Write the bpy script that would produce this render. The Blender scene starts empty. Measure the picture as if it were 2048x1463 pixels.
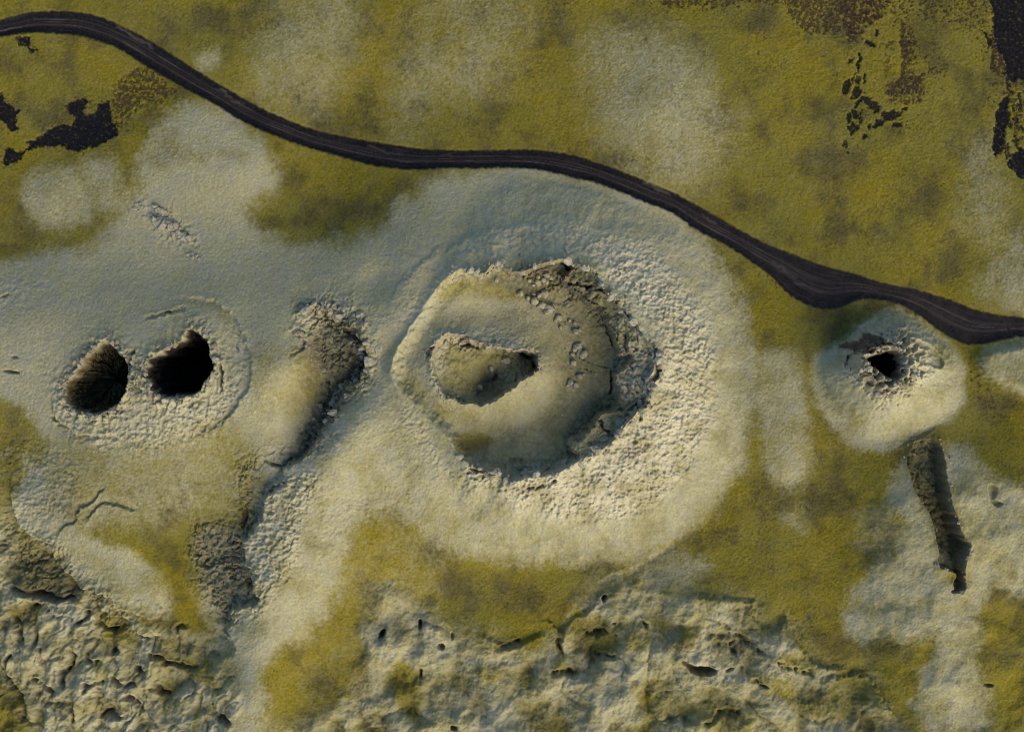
import bpy, math, random
import numpy as np
# ---------------------------------------------------------------- camera, sky, sun, exposure
S = 0.13                      # metres per photo pixel on the ground plane
W, H = 2048.0, 1463.0
HC = 2196.0                   # flying height of the camera, in the same pixels
scene = bpy.context.scene
cam_d = bpy.data.cameras.new('camera'); cam = bpy.data.objects.new('camera', cam_d)
scene.collection.objects.link(cam); scene.camera = cam
cam.location = (0, 0, HC * S)
cam_d.sensor_fit = 'HORIZONTAL'; cam_d.sensor_width = 36.0
cam_d.lens = 36.0 * HC / W
cam_d.clip_start = 1.0; cam_d.clip_end = 9000.0
SUN_EL, SUN_AZ = math.radians(29), math.radians(143)     # azimuth clockwise from image-up
world = bpy.data.worlds.new('World'); scene.world = world; world.use_nodes = True
nt = world.node_tree; nt.nodes.clear()
sky = nt.nodes.new('ShaderNodeTexSky'); sky.sky_type = 'NISHITA'; sky.sun_disc = False
sky.sun_elevation = SUN_EL; sky.sun_rotation = SUN_AZ
sky.altitude = 600; sky.air_density = 1.0; sky.dust_density = 1.2; sky.ozone_density = 1.0
bg = nt.nodes.new('ShaderNodeBackground'); bg.inputs['Strength'].default_value = 0.057
wo = nt.nodes.new('ShaderNodeOutputWorld')
nt.links.new(sky.outputs[0], bg.inputs[0]); nt.links.new(bg.outputs[0], wo.inputs[0])
sun_d = bpy.data.lights.new('sun', 'SUN'); sun = bpy.data.objects.new('sun', sun_d)
scene.collection.objects.link(sun)
sun_d.energy = 1.5; sun_d.angle = math.radians(60); sun_d.color = (1.0, 0.76, 0.46)
_d = (math.sin(SUN_AZ) * math.cos(SUN_EL), math.cos(SUN_AZ) * math.cos(SUN_EL), math.sin(SUN_EL))
from mathutils import Vector
sun.rotation_euler = Vector(_d).to_track_quat('Z', 'Y').to_euler()
sun.location = (0, 0, 200)
scene.view_settings.view_transform = 'Standard'; scene.view_settings.look = 'None'
scene.cycles.filter_width = 1.05
scene.view_settings.exposure = 1.40; scene.view_settings.gamma = 1.0

# ---------------------------------------------------------------- noise on numpy arrays
f32 = np.float32
rs = np.random.RandomState(7)
PERM = rs.permutation(4096).astype(np.int32)
GA = rs.rand(4096).astype(f32) * 2 * np.pi
GX, GY = np.cos(GA).astype(f32), np.sin(GA).astype(f32)
RX, RY = rs.rand(4096).astype(f32), rs.rand(4096).astype(f32)
def _h(ix, iy, seed): return PERM[(PERM[(ix + seed * 57) & 4095] + iy) & 4095]
def perlin(x, y, seed=0):
    fx, fy = np.floor(x), np.floor(y)
    ix, iy = fx.astype(np.int32), fy.astype(np.int32)
    x = (x - fx).astype(f32); y = (y - fy).astype(f32)
    u = x * x * x * (x * (x * 6 - 15) + 10); v = y * y * y * (y * (y * 6 - 15) + 10)
    def g(dx, dy):
        k = _h(ix + dx, iy + dy, seed); return GX[k] * (x - dx) + GY[k] * (y - dy)
    a = g(0, 0); b = g(1, 0); c = g(0, 1); d = g(1, 1)
    return ((a + (b - a) * u) * (1 - v) + (c + (d - c) * u) * v) * f32(1.5)
def fbm(x, y, sc, octs=4, seed=0, gain=0.5, ridged=False):
    o = np.zeros(x.shape, f32); a = 1.0; t = 0.0; f = 1.0 / sc
    for i in range(octs):
        n = perlin(x * f + 13.7 * i, y * f - 7.3 * i, seed + i)
        if ridged: n = 1 - 2 * np.abs(n)
        o += f32(a) * n; t += a; a *= gain; f *= 2.03
    return o / f32(t)
def worley(x, y, sc, seed=0, jit=0.9):
    x = x / sc; y = y / sc
    fx, fy = np.floor(x), np.floor(y)
    ix, iy = fx.astype(np.int32), fy.astype(np.int32)
    x = (x - fx).astype(f32); y = (y - fy).astype(f32)
    f1 = np.full(x.shape, 9, f32); f2 = np.full(x.shape, 9, f32)
    for dx in (-1, 0, 1):
        for dy in (-1, 0, 1):
            k = _h(ix + dx, iy + dy, seed)
            d = (dx + .5 + jit * (RX[k] - .5) - x) ** 2 + (dy + .5 + jit * (RY[k] - .5) - y) ** 2
            f2 = np.minimum(f2, np.maximum(f1, d)); f1 = np.minimum(f1, d)
    return np.sqrt(f1), np.sqrt(f2)
def sstep(a, b, x):
    t = np.clip((x - a) / (b - a), 0, 1); return t * t * (3 - 2 * t)
def billow_(x, y, sc, octs, seed, g=.5):
    o = 0; a_ = 1.; t_ = 0.; f = 1 / sc
    for i in range(octs):
        o = o + a_ * np.sqrt(np.abs(perlin(x * f + 5.1 * i, y * f + 9.2 * i, seed + i)) + .002); t_ += a_; a_ *= g; f *= 2.1
    return o / t_
def smax(a, b, k):
    h = np.clip(.5 + .5 * (a - b) / k, 0, 1); return b + (a - b) * h + k * h * (1 - h)

# ---------------------------------------------------------------- traced curves
def catmull(P, closed, n=4):
    P = np.array(P, float)
    if closed: Q = np.vstack([P[-1], P, P[0], P[1]])
    else: Q = np.vstack([2 * P[0] - P[1], P, 2 * P[-1] - P[-2]])
    out = []
    for i in range(1, len(Q) - 2):
        p0, p1, p2, p3 = Q[i - 1:i + 3]
        for t in np.arange(n) / n:
            out.append(.5 * (2 * p1 + (p2 - p0) * t + (2 * p0 - 5 * p1 + 4 * p2 - p3) * t * t + (3 * p1 - p0 - 3 * p2 + p3) * t ** 3))
    if not closed: out.append(P[-1])
    return np.array(out)
RST = 3.0
U0, V0, U1, V1 = -240., -240., 2290., 1700.
class Curve:
    """distance raster of a traced curve: closed = signed (negative inside), open = signed by side, plus arc length"""
    def __init__(s, P, closed=True, reach=60, n=4):
        C = catmull(P, closed, n)
        s.closed = closed; s.reach = reach
        s.x0 = max(U0, C[:, 0].min() - reach); s.x1 = min(U1, C[:, 0].max() + reach)
        s.y0 = max(V0, C[:, 1].min() - reach); s.y1 = min(V1, C[:, 1].max() + reach)
        gx = np.arange(s.x0, s.x1 + RST, RST, dtype=f32); gy = np.arange(s.y0, s.y1 + RST, RST, dtype=f32)
        X, Y = np.meshgrid(gx, gy)
        best = np.full(X.shape, 1e12, f32); sg = np.ones(X.shape, f32); al = np.zeros(X.shape, f32)
        inside = np.zeros(X.shape, bool); L = 0.
        A = C; B = np.roll(C, -1, 0)
        m = len(C) if closed else len(C) - 1
        for i in range(m):
            ax, ay = A[i]; bx, by = B[i]; ex, ey = bx - ax, by - ay; l2 = ex * ex + ey * ey + 1e-9
            px = X - f32(ax); py = Y - f32(ay)
            t = np.clip((px * f32(ex) + py * f32(ey)) / f32(l2), 0, 1)
            d = (px - t * f32(ex)) ** 2 + (py - t * f32(ey)) ** 2
            w = d < best
            best = np.where(w, d, best)
            if not closed:
                sg = np.where(w, np.sign(f32(ex) * py - f32(ey) * px), sg); al = np.where(w, L + t * math.sqrt(l2), al)
            else:
                if ay != by:
                    c = (Y >= min(ay, by)) & (Y < max(ay, by)) & (X < ax + (Y - ay) * ex / (ey if ey else 1e-9))
                    inside ^= c
            L += math.sqrt(l2)
        d = np.sqrt(best); s.L = L
        s.D = np.where(inside, -d, d) if closed else d * sg
        s.AL = al
    def sample(s, R, u, v):
        fx = np.clip((u - s.x0) / RST, 0, R.shape[1] - 1.001); fy = np.clip((v - s.y0) / RST, 0, R.shape[0] - 1.001)
        ix = fx.astype(np.int32); iy = fy.astype(np.int32); fx = (fx - ix).astype(f32); fy = (fy - iy).astype(f32)
        a = R[iy, ix]; b = R[iy, ix + 1]; c = R[iy + 1, ix]; d = R[iy + 1, ix + 1]
        return (a + (b - a) * fx) * (1 - fy) + (c + (d - c) * fx) * fy
    def dist(s, u, v): return s.sample(s.D, u, v)
    def along(s, u, v): return s.sample(s.AL, u, v)
def rbf(P, u, v, k=35.):
    P = np.array(P, float); n = len(P)
    def ker(d2): return np.sqrt(d2 + k * k)
    A = np.zeros((n + 3, n + 3)); d2 = ((P[:, None, :2] - P[None, :, :2]) ** 2).sum(-1)
    A[:n, :n] = ker(d2); A[:n, :n] += np.eye(n) * -2.0
    A[:n, n] = 1; A[n, :n] = 1; A[:n, n + 1:] = P[:, :2] / 1000; A[n + 1:, :n] = P[:, :2].T / 1000
    w = np.linalg.solve(A, np.r_[P[:, 2], 0, 0, 0])
    o = np.full(u.shape, w[n], f32) + f32(w[n + 1] / 1000) * u + f32(w[n + 2] / 1000) * v
    for i in range(n): o += f32(w[i]) * np.sqrt((u - f32(P[i, 0])) ** 2 + (v - f32(P[i, 1])) ** 2 + f32(k * k))
    return o
def Q(off, pts): return [(off[0] + x / 2.9257, off[1] + y / 2.9257) for x, y in pts]
K1, K2, K3, K4 = (0, 0), (680, 0), (1348, 0), (0, 480)
K5, K6, K7, K8, K9 = (680, 400), (1348, 480), (0, 963), (680, 880), (1348, 963)

RIM = Q(K5, [(640,440),(700,400),(770,415),(825,440),(885,395),(895,350),(960,400),(1050,430),(1150,388),(1300,345),(1370,385),(1440,405),(1500,450),(1560,540),
  (1650,640),(1730,730),(1800,830),(1840,930),(1815,1020),(1790,1090),(1790,1190),(1730,1240),(1680,1300),(1600,1400)]) + \
  Q(K8, [(1500,80),(1380,130),(1250,200),(1100,222),(1000,250),(945,200),(860,180),(750,150),(680,60)]) + \
  [(885,868),(852,838),(818,800),(788,765),(782,730),(802,684),(838,628),(872,578)]
BASE = [(700,520),(780,440),(860,372),(930,346),(1010,336),(1110,342),(1200,362),(1290,398),(1370,440),(1425,500),(1458,570),(1486,650),(1506,740),(1510,830),
  (1490,915),(1450,1000),(1400,1060),(1330,1105),(1240,1130),(1140,1140),(1040,1142),(950,1140),(880,1120),(820,1080),(760,1040),(700,980),(680,900),(690,800),(700,700),(690,600)]
LIP = Q(K5, [(620,790),(700,785),(830,838),(950,868),(1060,880),(1130,900),(1160,950),(1150,1000),(1070,1060),(950,1150),(850,1200),(740,1185),(610,1140),(560,1060),(530,960),(550,860)])
PITA = Q(K4, [(640,590),(680,640),(740,700),(752,790),(740,880),(700,960),(620,1000),(540,1020),(440,985),(388,930),(392,850),(440,780),(510,700),(580,610)])
PITB = Q(K4, [(1150,525),(1215,600),(1250,690),(1255,740),(1200,830),(1150,890),(1070,915),(980,925),(910,890),(860,810),(858,730),(900,690),(980,640),(1060,600),(1110,530)])
CONE2 = Q(K6, [(1280,400),(1420,450),(1560,560),(1690,700),(1705,830),(1680,960),(1560,1080),(1440,1150),(1330,1200),(1200,1225),(1080,1210),(960,1130),(880,1020),(830,900),(808,780),(830,680),(920,620),(1020,560),(1140,460)])
HOLE2 = Q(K6, [(1130,690),(1200,658),(1270,640),(1322,670),(1332,740),(1310,800),(1275,822),(1230,800),(1190,762),(1150,740)])
EHILL = [(1953,716),(1973,692),(2014,682),(2060,676),(2110,700),(2110,770),(2060,790),(1997,772),(1963,747)]
FISS = Q(K6, [(1410,1172),(1520,1170),(1560,1220),(1580,1300),(1600,1400)]) + Q(K9, [(1612,100),(1650,220),(1700,330),(1738,370),(1708,450),(1700,560),(1704,630),(1655,648),(1628,600),(1650,540),(1560,500),(1548,430),(1530,330),(1490,200),(1430,80),(1390,0)]) + \
  Q(K6, [(1365,1285),(1398,1200)])
ROAD_UP = [(-900,-60),(-500,20),(-240,62)] + Q(K1, [(0,110),(150,70),(330,60),(480,70),(600,100),(720,155),(850,220),(980,300),(1100,375),(1200,440),(1300,500),(1400,560),(1550,640),(1700,705),(1850,760)]) + \
  Q(K2, [(100,810),(250,835),(400,860),(600,875),(900,875),(1080,870),(1250,885),(1400,915),(1550,965),(1700,1020),(1850,1085)]) + \
  [(1348,384.5),(1450,441)] + Q(K6, [(500,0),(650,60),(850,140),(1050,190),(1230,250),(1400,280),(1600,340),(1750,400),(1880,430),(2048,450)]) + [(2240,640),(2600,600),(3000,520)]
ROAD_LO = [(-900,-25),(-500,52),(-240,98)] + Q(K1, [(0,220),(60,205),(200,190),(330,195),(450,205),(560,235),(680,280),(780,340),(870,400),(960,450),(1050,500),(1130,545),(1270,620),(1380,690),(1500,750),(1650,810),(1800,865),(1950,905)]) + \
  Q(K2, [(150,960),(300,985),(450,995),(600,985),(800,985),(1000,980),(1200,1000),(1350,1035),(1500,1070),(1650,1130),(1800,1190),(1950,1250)]) + \
  [(1389,458),(1447,487)] + Q(K6, [(400,90),(500,160),(580,220),(640,290),(720,350),(830,395),(940,405),(1020,375),(1100,345),(1200,350),(1330,380),(1450,450),(1540,520),(1620,570),(1720,610),(1800,610),(1900,590),(2000,568),(2048,565)]) + [(2240,682),(2600,645),(3000,565)]
cRIM, cBASE, cLIP = Curve(RIM, reach=420, n=2), Curve(BASE, reach=60, n=2), Curve(LIP, reach=60)
cPA, cPB = Curve(PITA, reach=60), Curve(PITB, reach=60)
cC2, cH2, cEH, cFI = Curve(CONE2, reach=60, n=3), Curve(HOLE2, reach=170), Curve(EHILL, reach=60), Curve(FISS, reach=70, n=3)
cRU, cRL = Curve(ROAD_UP, False, 80, 2), Curve(ROAD_LO, False, 80, 2)
cROAD = Curve(ROAD_UP + ROAD_LO[::-1], True, 60, 2)

BGP = [(-300,-300,0),(600,-300,0),(1400,-300,0),(2300,-300,-5),(-400,700,20),(-400,1500,5),(600,1800,0),(1500,1800,0),(2400,1600,10),(2500,700,5),(2400,200,0),
 (0,0,0),(300,20,3),(600,110,16),(640,30,14),(900,90,9),(1310,220,24),(1290,120,12),(1400,220,14),(1200,250,8),(1000,240,-2),(750,200,-2),(100,130,2),(150,230,-3),(20,230,0),
 (100,45,4),(300,120,0),(500,225,0),(700,300,0),(1000,318,0),(1200,350,0),(1400,450,-2),(1600,560,-2),(1900,640,-2),(420,260,16),(500,330,20),(420,390,16),(110,400,17),(180,400,9),(220,380,15),(20,350,0),(60,480,4),
 (560,400,1),(650,420,2),(600,470,12),(650,540,42),(500,520,30),(750,560,56),(768,640,86),(785,600,84),(815,540,80),(860,495,72),(725,600,70),(745,690,84),(730,540,58),(350,470,20),(350,560,40),(200,540,30),(50,560,28),(40,640,52),(100,700,62),(270,640,68),(350,630,70),(450,600,62),(272,760,84),(460,720,82),(450,800,84),(350,830,84),
 (200,870,74),(100,800,58),(560,660,80),(550,740,98),(548,800,88),(602,745,84),(570,830,70),(650,640,60),(640,700,52),(675,750,40),(660,810,40),(610,860,44),(600,760,66),
 (755,700,78),(750,760,80),(700,830,88),(660,900,90),(600,980,88),(560,1080,84),(530,1180,74),(510,1280,60),(500,1400,48),(740,900,84),(820,880,88),(700,1000,68),(700,1100,50),(800,980,62),(870,960,76),(650,1200,44),
 (620,1350,16),(800,1100,32),(750,1200,14),(850,1200,4),(950,1180,2),(1100,1210,-8),(1000,1270,-10),(1130,1260,-12),(1250,1150,-4),(1350,1130,0),(1500,1100,-4),(1600,1150,-8),(1650,1300,-8),
 (480,1000,54),(440,1060,40),(430,1130,32),(450,1220,28),(430,1300,18),(380,1100,30),(330,1080,42),(380,1000,54),(300,950,68),(420,930,62),(200,1000,60),(150,1060,52),(230,1120,46),(310,1180,34),(390,1240,12),(110,950,52),(60,900,34),(20,850,34),(20,960,20),
 (90,1140,4),(60,1200,8),(180,1240,10),(200,1350,8),(100,1400,4),(350,1400,6),(20,1300,8),(800,1300,6),(1000,1350,8),(1250,1240,14),(1450,1240,14),(1550,1300,8),(1300,1400,10),(1600,1400,2),(1700,1420,-4),
 (1700,1050,2),(1750,1150,16),(1800,1210,26),(1860,1150,38),(1800,1000,30),(1870,1260,32),(1940,980,38),(1970,1100,36),(2040,1100,30),(1990,1250,10),(1910,1350,26),(1850,1440,16),(2000,1380,6),(1700,1350,-6),(2040,1300,8),
 (1570,830,12),(1570,930,10),(1550,680,2),(1640,960,-4),(1500,950,-2),(1990,850,2),(2040,850,8),(1940,860,0),(1600,250,5),(1800,150,0),(2030,100,-6),(2000,400,10),(2020,560,12),(1700,400,4),(1900,500,4)]
INP = [(940,580,80),(1000,560,66),(1000,610,56),(1050,600,50),(1100,580,44),(1130,600,38),(1100,548,52),(1150,560,56),(860,640,80),(835,700,82),(812,750,82),(850,820,78),(885,860,72),(1180,650,38),(1190,700,34),(1190,750,34),
 (1170,800,38),(1130,850,48),(1080,890,58),(1020,900,60),(960,890,50),(930,880,56),(1130,700,38),(1190,590,56),(1240,650,60),(1265,700,62),(1280,740,60),(1255,780,52),(1240,830,50),(1200,870,52),(1150,905,66),(1080,935,72),(1000,938,72),(1222,740,40),(1200,640,40),(1165,595,48),
 (892,665,86),(919,665,84),(964,680,82),(1042,692,78),(1085,725,74),(1062,775,74),(1005,808,74),(960,822,72),(885,805,82),(850,760,88),(850,700,88),(1110,770,50),(1080,825,46),(1000,855,44),(1000,650,66),(930,630,70)]
PTP = [(900,700,68),(930,730,60),(900,760,64),(960,750,42),(975,775,26),(1000,740,42),(1040,725,34),(1058,716,20),(1020,760,52),(930,785,58),(970,795,48),(880,740,72),(1045,745,50),(950,700,62),(1000,715,50)]

# ---------------------------------------------------------------- the grid (regular, finer where the photo looks, coarser out to the horizon)
STEP = 1.6
def axis(a, b, n_out=29, r=1.3):
    core = np.arange(a, b + STEP, STEP); o = STEP * np.cumsum(r ** np.arange(1, n_out + 1))
    return np.concatenate([(a - o)[::-1], core, core[-1] + o])
ax, ay = axis(-26, 2074), axis(-26, 1489)
NX, NY = len(ax), len(ay)
XP, YP = np.meshgrid((ax - W / 2).astype(f32), (ay - H / 2).astype(f32))
def broad(u, v):
    uc, vc = np.clip(u, -400, 2450), np.clip(v, -400, 1860)
    gx = np.arange(-400, 2460, 8., dtype=f32); gy = np.arange(-400, 1870, 8., dtype=f32)
    if not hasattr(broad, 'R'):
        X, Y = np.meshgrid(gx, gy)
        z = rbf(BGP, X, Y)
        a = rbf(INP, X, Y, 20.); p = rbf(PTP, X, Y, 14.)
        broad.R = (z, a, p)
    c = Curve.__new__(Curve); c.x0 = c.y0 = -400.
    def smp(R):
        fx = (uc + 400) / 8; fy = (vc + 400) / 8
        fx = np.clip(fx, 0, R.shape[1] - 1.001); fy = np.clip(fy, 0, R.shape[0] - 1.001)
        ix = fx.astype(np.int32); iy = fy.astype(np.int32); fx = (fx - ix).astype(f32); fy = (fy - iy).astype(f32)
        return (R[iy, ix] * (1 - fx) + R[iy, ix + 1] * fx) * (1 - fy) + (R[iy + 1, ix] * (1 - fx) + R[iy + 1, ix + 1] * fx) * fy
    return [smp(R) for R in broad.R]
def cone_main(u, v, bgz):
    dr = cRIM.dist(u, v); db = cBASE.dist(u, v)
    t = np.clip(dr / np.maximum(dr - db, 1e-3), 0, 1)
    t = np.where(dr <= 0, 0, np.where(db >= 0, 1, t))
    hc = 106 * (1 - t) ** 1.1 * (1 - .04 * sstep(980, 820, u))
    return smax(bgz, hc - 5, 8.0), dr
def coarse(u, v):
    z, a, p = broad(u, v)
    z, dr = cone_main(u, v, z)
    zi = a
    dl = cLIP.dist(u, v)
    zi = np.where(dl < 0, zi + (p - zi) * sstep(0, 9, -dl), zi)
    z = np.where(dr < 0, z + (zi - z) * sstep(0, 9, -dr), z)
    d2 = cC2.dist(u, v); dh = cH2.dist(u, v)
    t = np.clip((dh - 16) / np.maximum(dh - 16 - d2, 1e-3), 0, 1); t = np.where(d2 >= 0, 1, np.where(dh < 16, 0, t))
    z = smax(z, 90 * (1 - t) ** 1.05 - 7, 7.0)
    return z
ZK = 1.22                    # overall relief of the traced heights
U = XP + W / 2; V = YP + H / 2
for _ in range(3):          # where does the camera see this spot? needed to build the traced features where they stand
    z0 = ZK * np.clip(coarse(U, V), -40, 110)
    k = HC / (HC - z0); U = XP * k + W / 2; V = YP * k + H / 2
inframe = sstep(420, 120, np.maximum(np.maximum(-U, U - W), np.maximum(-V, V - H)))
far = np.maximum(np.maximum(-U, U - W), np.maximum(-V, V - H))
# domain warp for ragged natural outlines
w1x, w1y = fbm(U, V, 46, 3, 11), fbm(U, V, 46, 3, 21)
w2x, w2y = fbm(U, V, 11, 2, 31), fbm(U, V, 11, 2, 41)
UR, VR = U + 7 * w1x + 5.5 * w2x, V + 7 * w1y + 5.5 * w2y       # ragged
US, VS = U + 14 * w1x + 2 * w2x, V + 14 * w1y + 2 * w2y         # soft wander
UQ, VQ = UR + 16 * fbm(U, V, 34, 3, 206), VR + 16 * fbm(U, V, 34, 3, 209)
UW, VW = US + 34 * fbm(U, V, 120, 4, 61, .55), VS + 34 * fbm(U, V, 120, 4, 66, .55)
UF, VF = U + 2.0 * w2x, V + 2.0 * w2y                           # nearly exact

def window(c):
    # rows and columns that the curve's raster covers (on the perspective-corrected coordinates, with slack)
    cx = np.where((ax > c.x0 - 110) & (ax < c.x1 + 110))[0]; cy = np.where((ay > c.y0 - 110) & (ay < c.y1 + 110))[0]
    return slice(cy[0], cy[-1] + 1), slice(cx[0], cx[-1] + 1)
def soft(P, s, warp='s', closed=True, crisp=False):
    """1 inside a traced outline, fading over s pixels"""
    c = Curve(P, True, 3 + s * 1.2 + (40 if warp == 'w' else 0), 3) if not isinstance(P, Curve) else P
    w = window(c); uu, vv = {'s': (US, VS), 'r': (UR, VR), 'f': (UF, VF), 'w': (UW, VW)}[warp]
    return w, sstep(s, -s, c.dist(uu[w], vv[w]))
def ell(cx, cy, rx, ry, rot=0, n=10):
    a = math.radians(rot); return [(cx + rx * math.cos(t) * math.cos(a) - ry * math.sin(t) * math.sin(a), cy + rx * math.cos(t) * math.sin(a) + ry * math.sin(t) * math.cos(a)) for t in np.arange(n) * 2 * math.pi / n]

# ---------------------------------------------------------------- height
z, zin, zpit = broad(U, V)
n300 = fbm(U, V, 260, 3, 3); z = z + 5 * n300
z, _ = cone_main(US * .5 + U * .5, VS * .5 + V * .5, z)
dr = cRIM.dist(UR, VR)
east = sstep(900, 1020, U)                     # sharp cliff in the east, soft crest in the west
cw = 30 - 23 * east + 16 * sstep(860, 930, V) * east
zin = zin + 4 * fbm(U, V, 60, 3, 51)
dl = cLIP.dist(UR, VR)
lw = 9 + 8 * sstep(760, 800, V) * sstep(960, 1000, U)
zpit = zpit + 6 * fbm(U, V, 24, 3, 55)
zin = zin + 7 * np.exp(-np.clip(np.abs(dl), 0, 60) / 9) * sstep(1090, 1000, U)       # crusted lip
BENCH = Q(K5, [(1310,495),(1430,585),(1520,650),(1562,730),(1600,825),(1622,905),(1690,915),(1650,985),(1600,1020),(1625,1110),(1605,1210),(1510,1250),(1440,1350),(1330,1420),(1450,1520),(1760,1400),(1950,1150),(1950,900),(1750,600),(1560,400),(1400,380),(1330,430)])
cBN = Curve(BENCH, True, 60, 3); bench = np.zeros_like(z); w = window(cBN); bench[w] = sstep(3, -5, cBN.dist(UR[w], VR[w]))
zin = zin + 24 * bench + 6 * np.where(np.abs(bench - .5) < .49, 1, 0)
zin = np.where(dl < 0, zin + (zpit - zin) * sstep(0, 1, -dl / lw), zin)
z = z - 10 * sstep(70, 10, np.abs(dr)) * sstep(1120, 1200, U) * sstep(780, 860, V)
rimcrust = np.exp(-np.abs(dr) / 10) * east * inframe
z = z + rimcrust * (4 + 7 * w2x + 5 * w1y)
z = np.where(dr < 0, z + (zin - z) * sstep(0, 1, -dr / cw), z)
# small cone
d2 = cC2.dist(UF, VF); dh = cH2.dist(U + 3 * w2x, V + 3 * w2y)
t = np.clip((dh - 16) / np.maximum(dh - 16 - d2, 1e-3), 0, 1); t = np.where(d2 >= 0, 1, np.where(dh < 16, 0, t))
z = smax(z, 90 * (1 - t) ** 1.05 - 7, 9.0)
crag = sstep(64, 24, dh + 12 * w1x) * sstep(2, -4, d2)
wf1, wf2 = worley(U + 4 * w2x, V + 4 * w2y, 13, 5)
z = z + crag * (8 * np.abs(w1x) + 8 * (.6 - wf1) + 8 * w2y) * 1.7
z = z - 24 * sstep(2, -8, dh)
# east hill
w, m = soft(EHILL, 16, 'f'); z[w] += 20 * m
crumbpit = np.zeros_like(z)
# the two pits
for c, deep, wd in ((cPA, -34, 17), (cPB, -110, 8)):
    w = window(c); d = c.dist(U[w] + 6 * w1x[w] + 1.5 * w2x[w], V[w] + 6 * w1y[w] + 1.5 * w2y[w]); zz = z[w]
    crumbpit[w] = np.maximum(crumbpit[w], .7 * sstep(34, 6, np.abs(d)))
    zz = zz + 13 * np.exp(-np.abs(d) / 17) * (.6 + .7 * w2x[w])
    z[w] = zz - 26 * sstep(3, -9, d) + 5 * (billow_(UR[w], VR[w], 12, 3, 201, .5) - .5) * sstep(8, 0, d)
# fissure in the south-east
d = cFI.dist(U + 5 * w1x + 1.5 * w2x, V + 5 * w1y + 1.5 * w2y); wI = window(cFI)
fl = 0 + 14 * (billow_(UR, VR, 26, 3, 65) - .5) - 5 * sstep(-4, 16, U - (1855 + (V - 900) * .27)) + 22 * np.exp(-(((U - 1880) / 26) ** 2 + ((V - 1122) / 16) ** 2)) + 14 * sstep(1110, 1180, V)
z = np.where(d < 0, z + (fl - z) * sstep(0, 6, -d + 2.5 * w2y), z + 5 * np.exp(-d / 9) * sstep(69, 40, d))

def scarp(P, hi, dhi, lo, dlo, wid=3.0, end=25, warp='r', reach=None, n=3):
    """a step in the ground: the right-hand side of the line (walking along it in the photo, y down) is high"""
    reach = reach or max(dhi, dlo) * 2.6 + 6
    c = Curve(P, False, reach, n); w = window(c)
    uu, vv = {'s': (US, VS), 'r': (UR, VR), 'f': (UF, VF), 'q': (UQ, VQ)}[warp]
    d = c.dist(uu[w], vv[w]); al = c.along(uu[w], vv[w])
    e = sstep(0, end, al) * sstep(c.L, c.L - end, al) * sstep(reach - 1, reach * .7, np.abs(d))
    up = hi * np.exp(-np.clip(d, 0, None) / dhi); dn = -lo * np.exp(-np.clip(-d, 0, None) / dlo)
    s_ = sstep(-wid, wid, d)
    z[w] += (e * (dn + (up - dn) * s_)).astype(f32)
# benches and collapse steps inside the main crater (walking so that the rim side is on the right hand = positive side)
scarp(Q(K5, [(1740,930),(1680,905),(1625,890),(1600,830),(1560,740),(1520,660),(1430,595),(1320,500)]), 2, 20, 5, 22)
scarp(Q(K5, [(1690,1080),(1600,1010),(1610,1120),(1590,1220),(1500,1255),(1400,1390),(1330,1440)][::-1]) , 0.1, 5, 6, 14)
scarp(Q(K5, [(1700,1240),(1590,1220),(1500,1262),(1420,1380),(1330,1420)][::-1]), 5, 16, 9, 22)
scarp(Q(K5, [(1850,1230),(1800,1160),(1830,1060),(1870,990),(1850,880),(1800,790)]), 6, 12, 13, 7, 2.5)
scarp(Q(K5, [(1760,1300),(1770,1230),(1800,1180)]), 4, 10, 10, 6, 2.5, 10)
scarp(Q(K5, [(1670,910),(1668,850),(1665,780)]), 5, 8, 14, 4, 2.0, 8)
scarp(Q(K5, [(1380,490),(1490,510),(1530,560),(1640,600),(1700,680),(1740,760)][::-1]), 4, 12, 5, 10)
scarp(Q(K8, [(1080,130),(1010,125),(955,170),(975,225)][::-1]), 7, 12, 8, 7, 2.5, 8)
scarp([(770,612),(800,565),(855,522),(905,488),(965,468),(1035,446),(1100,442)], 4, 20, 1, 10, 9, 60, 'q')
# crater C: steep east wall and its long ridge running south
scarp(Q(K4, [(1790,400),(1880,400),(1960,440),(2060,520),(2120,600),(2140,690),(2080,800),(2010,880),(1930,980),(1880,1090),(1830,1180),(1760,1250),(1680,1320),(1600,1400)][::-1]) , 7, 30, 24, 20, 7, 40, 'q')
scarp(Q(K4, [(1790,400),(1880,400),(1960,440),(2060,520),(2120,600),(2140,690),(2080,800),(2010,880)][::-1]) , 8, 9, 6, 16, 4, 30, 'q')
scarp(Q(K4, [(1730,440),(1800,385),(1880,395),(1950,430),(2050,520)][::-1]), -6, 10, -12, 14, 4, 20, 'q')
scarp(Q(K4, [(1690,520),(1760,560),(1790,600),(1740,660)][::-1]), 2, 10, 7, 10, 3, 8)
scarp(Q(K7, [(1720,-60),(1560,60),(1510,180),(1480,280),(1430,380),(1420,500),(1470,590),(1490,700),(1350,740),(1335,850),(1355,960),(1370,1060)][::-1]), 11, 30, 22, 24, 9, 60, 'q')
# ditch and ridge around pit B, crest lines
scarp(Q(K4, [(1060,1180),(1200,1130),(1310,1060),(1390,950),(1460,850),(1462,700),(1420,560),(1350,420),(1250,362),(1100,330),(960,340)]), 3, 16, 5, 12, 5, 110)
scarp(Q(K4, [(290,900),(320,1030),(380,1100),(470,1140),(560,1150)][::-1]), 4, 10, 7, 7, 3, 30)
scarp(Q(K4, [(850,890),(790,850),(760,760),(780,680),(800,620)]), 3, 6, 14, 5, 3, 14)
scarp(Q(K4, [(545,1085),(540,1020)]), 4, 6, 6, 4, 2, 4)
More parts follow.
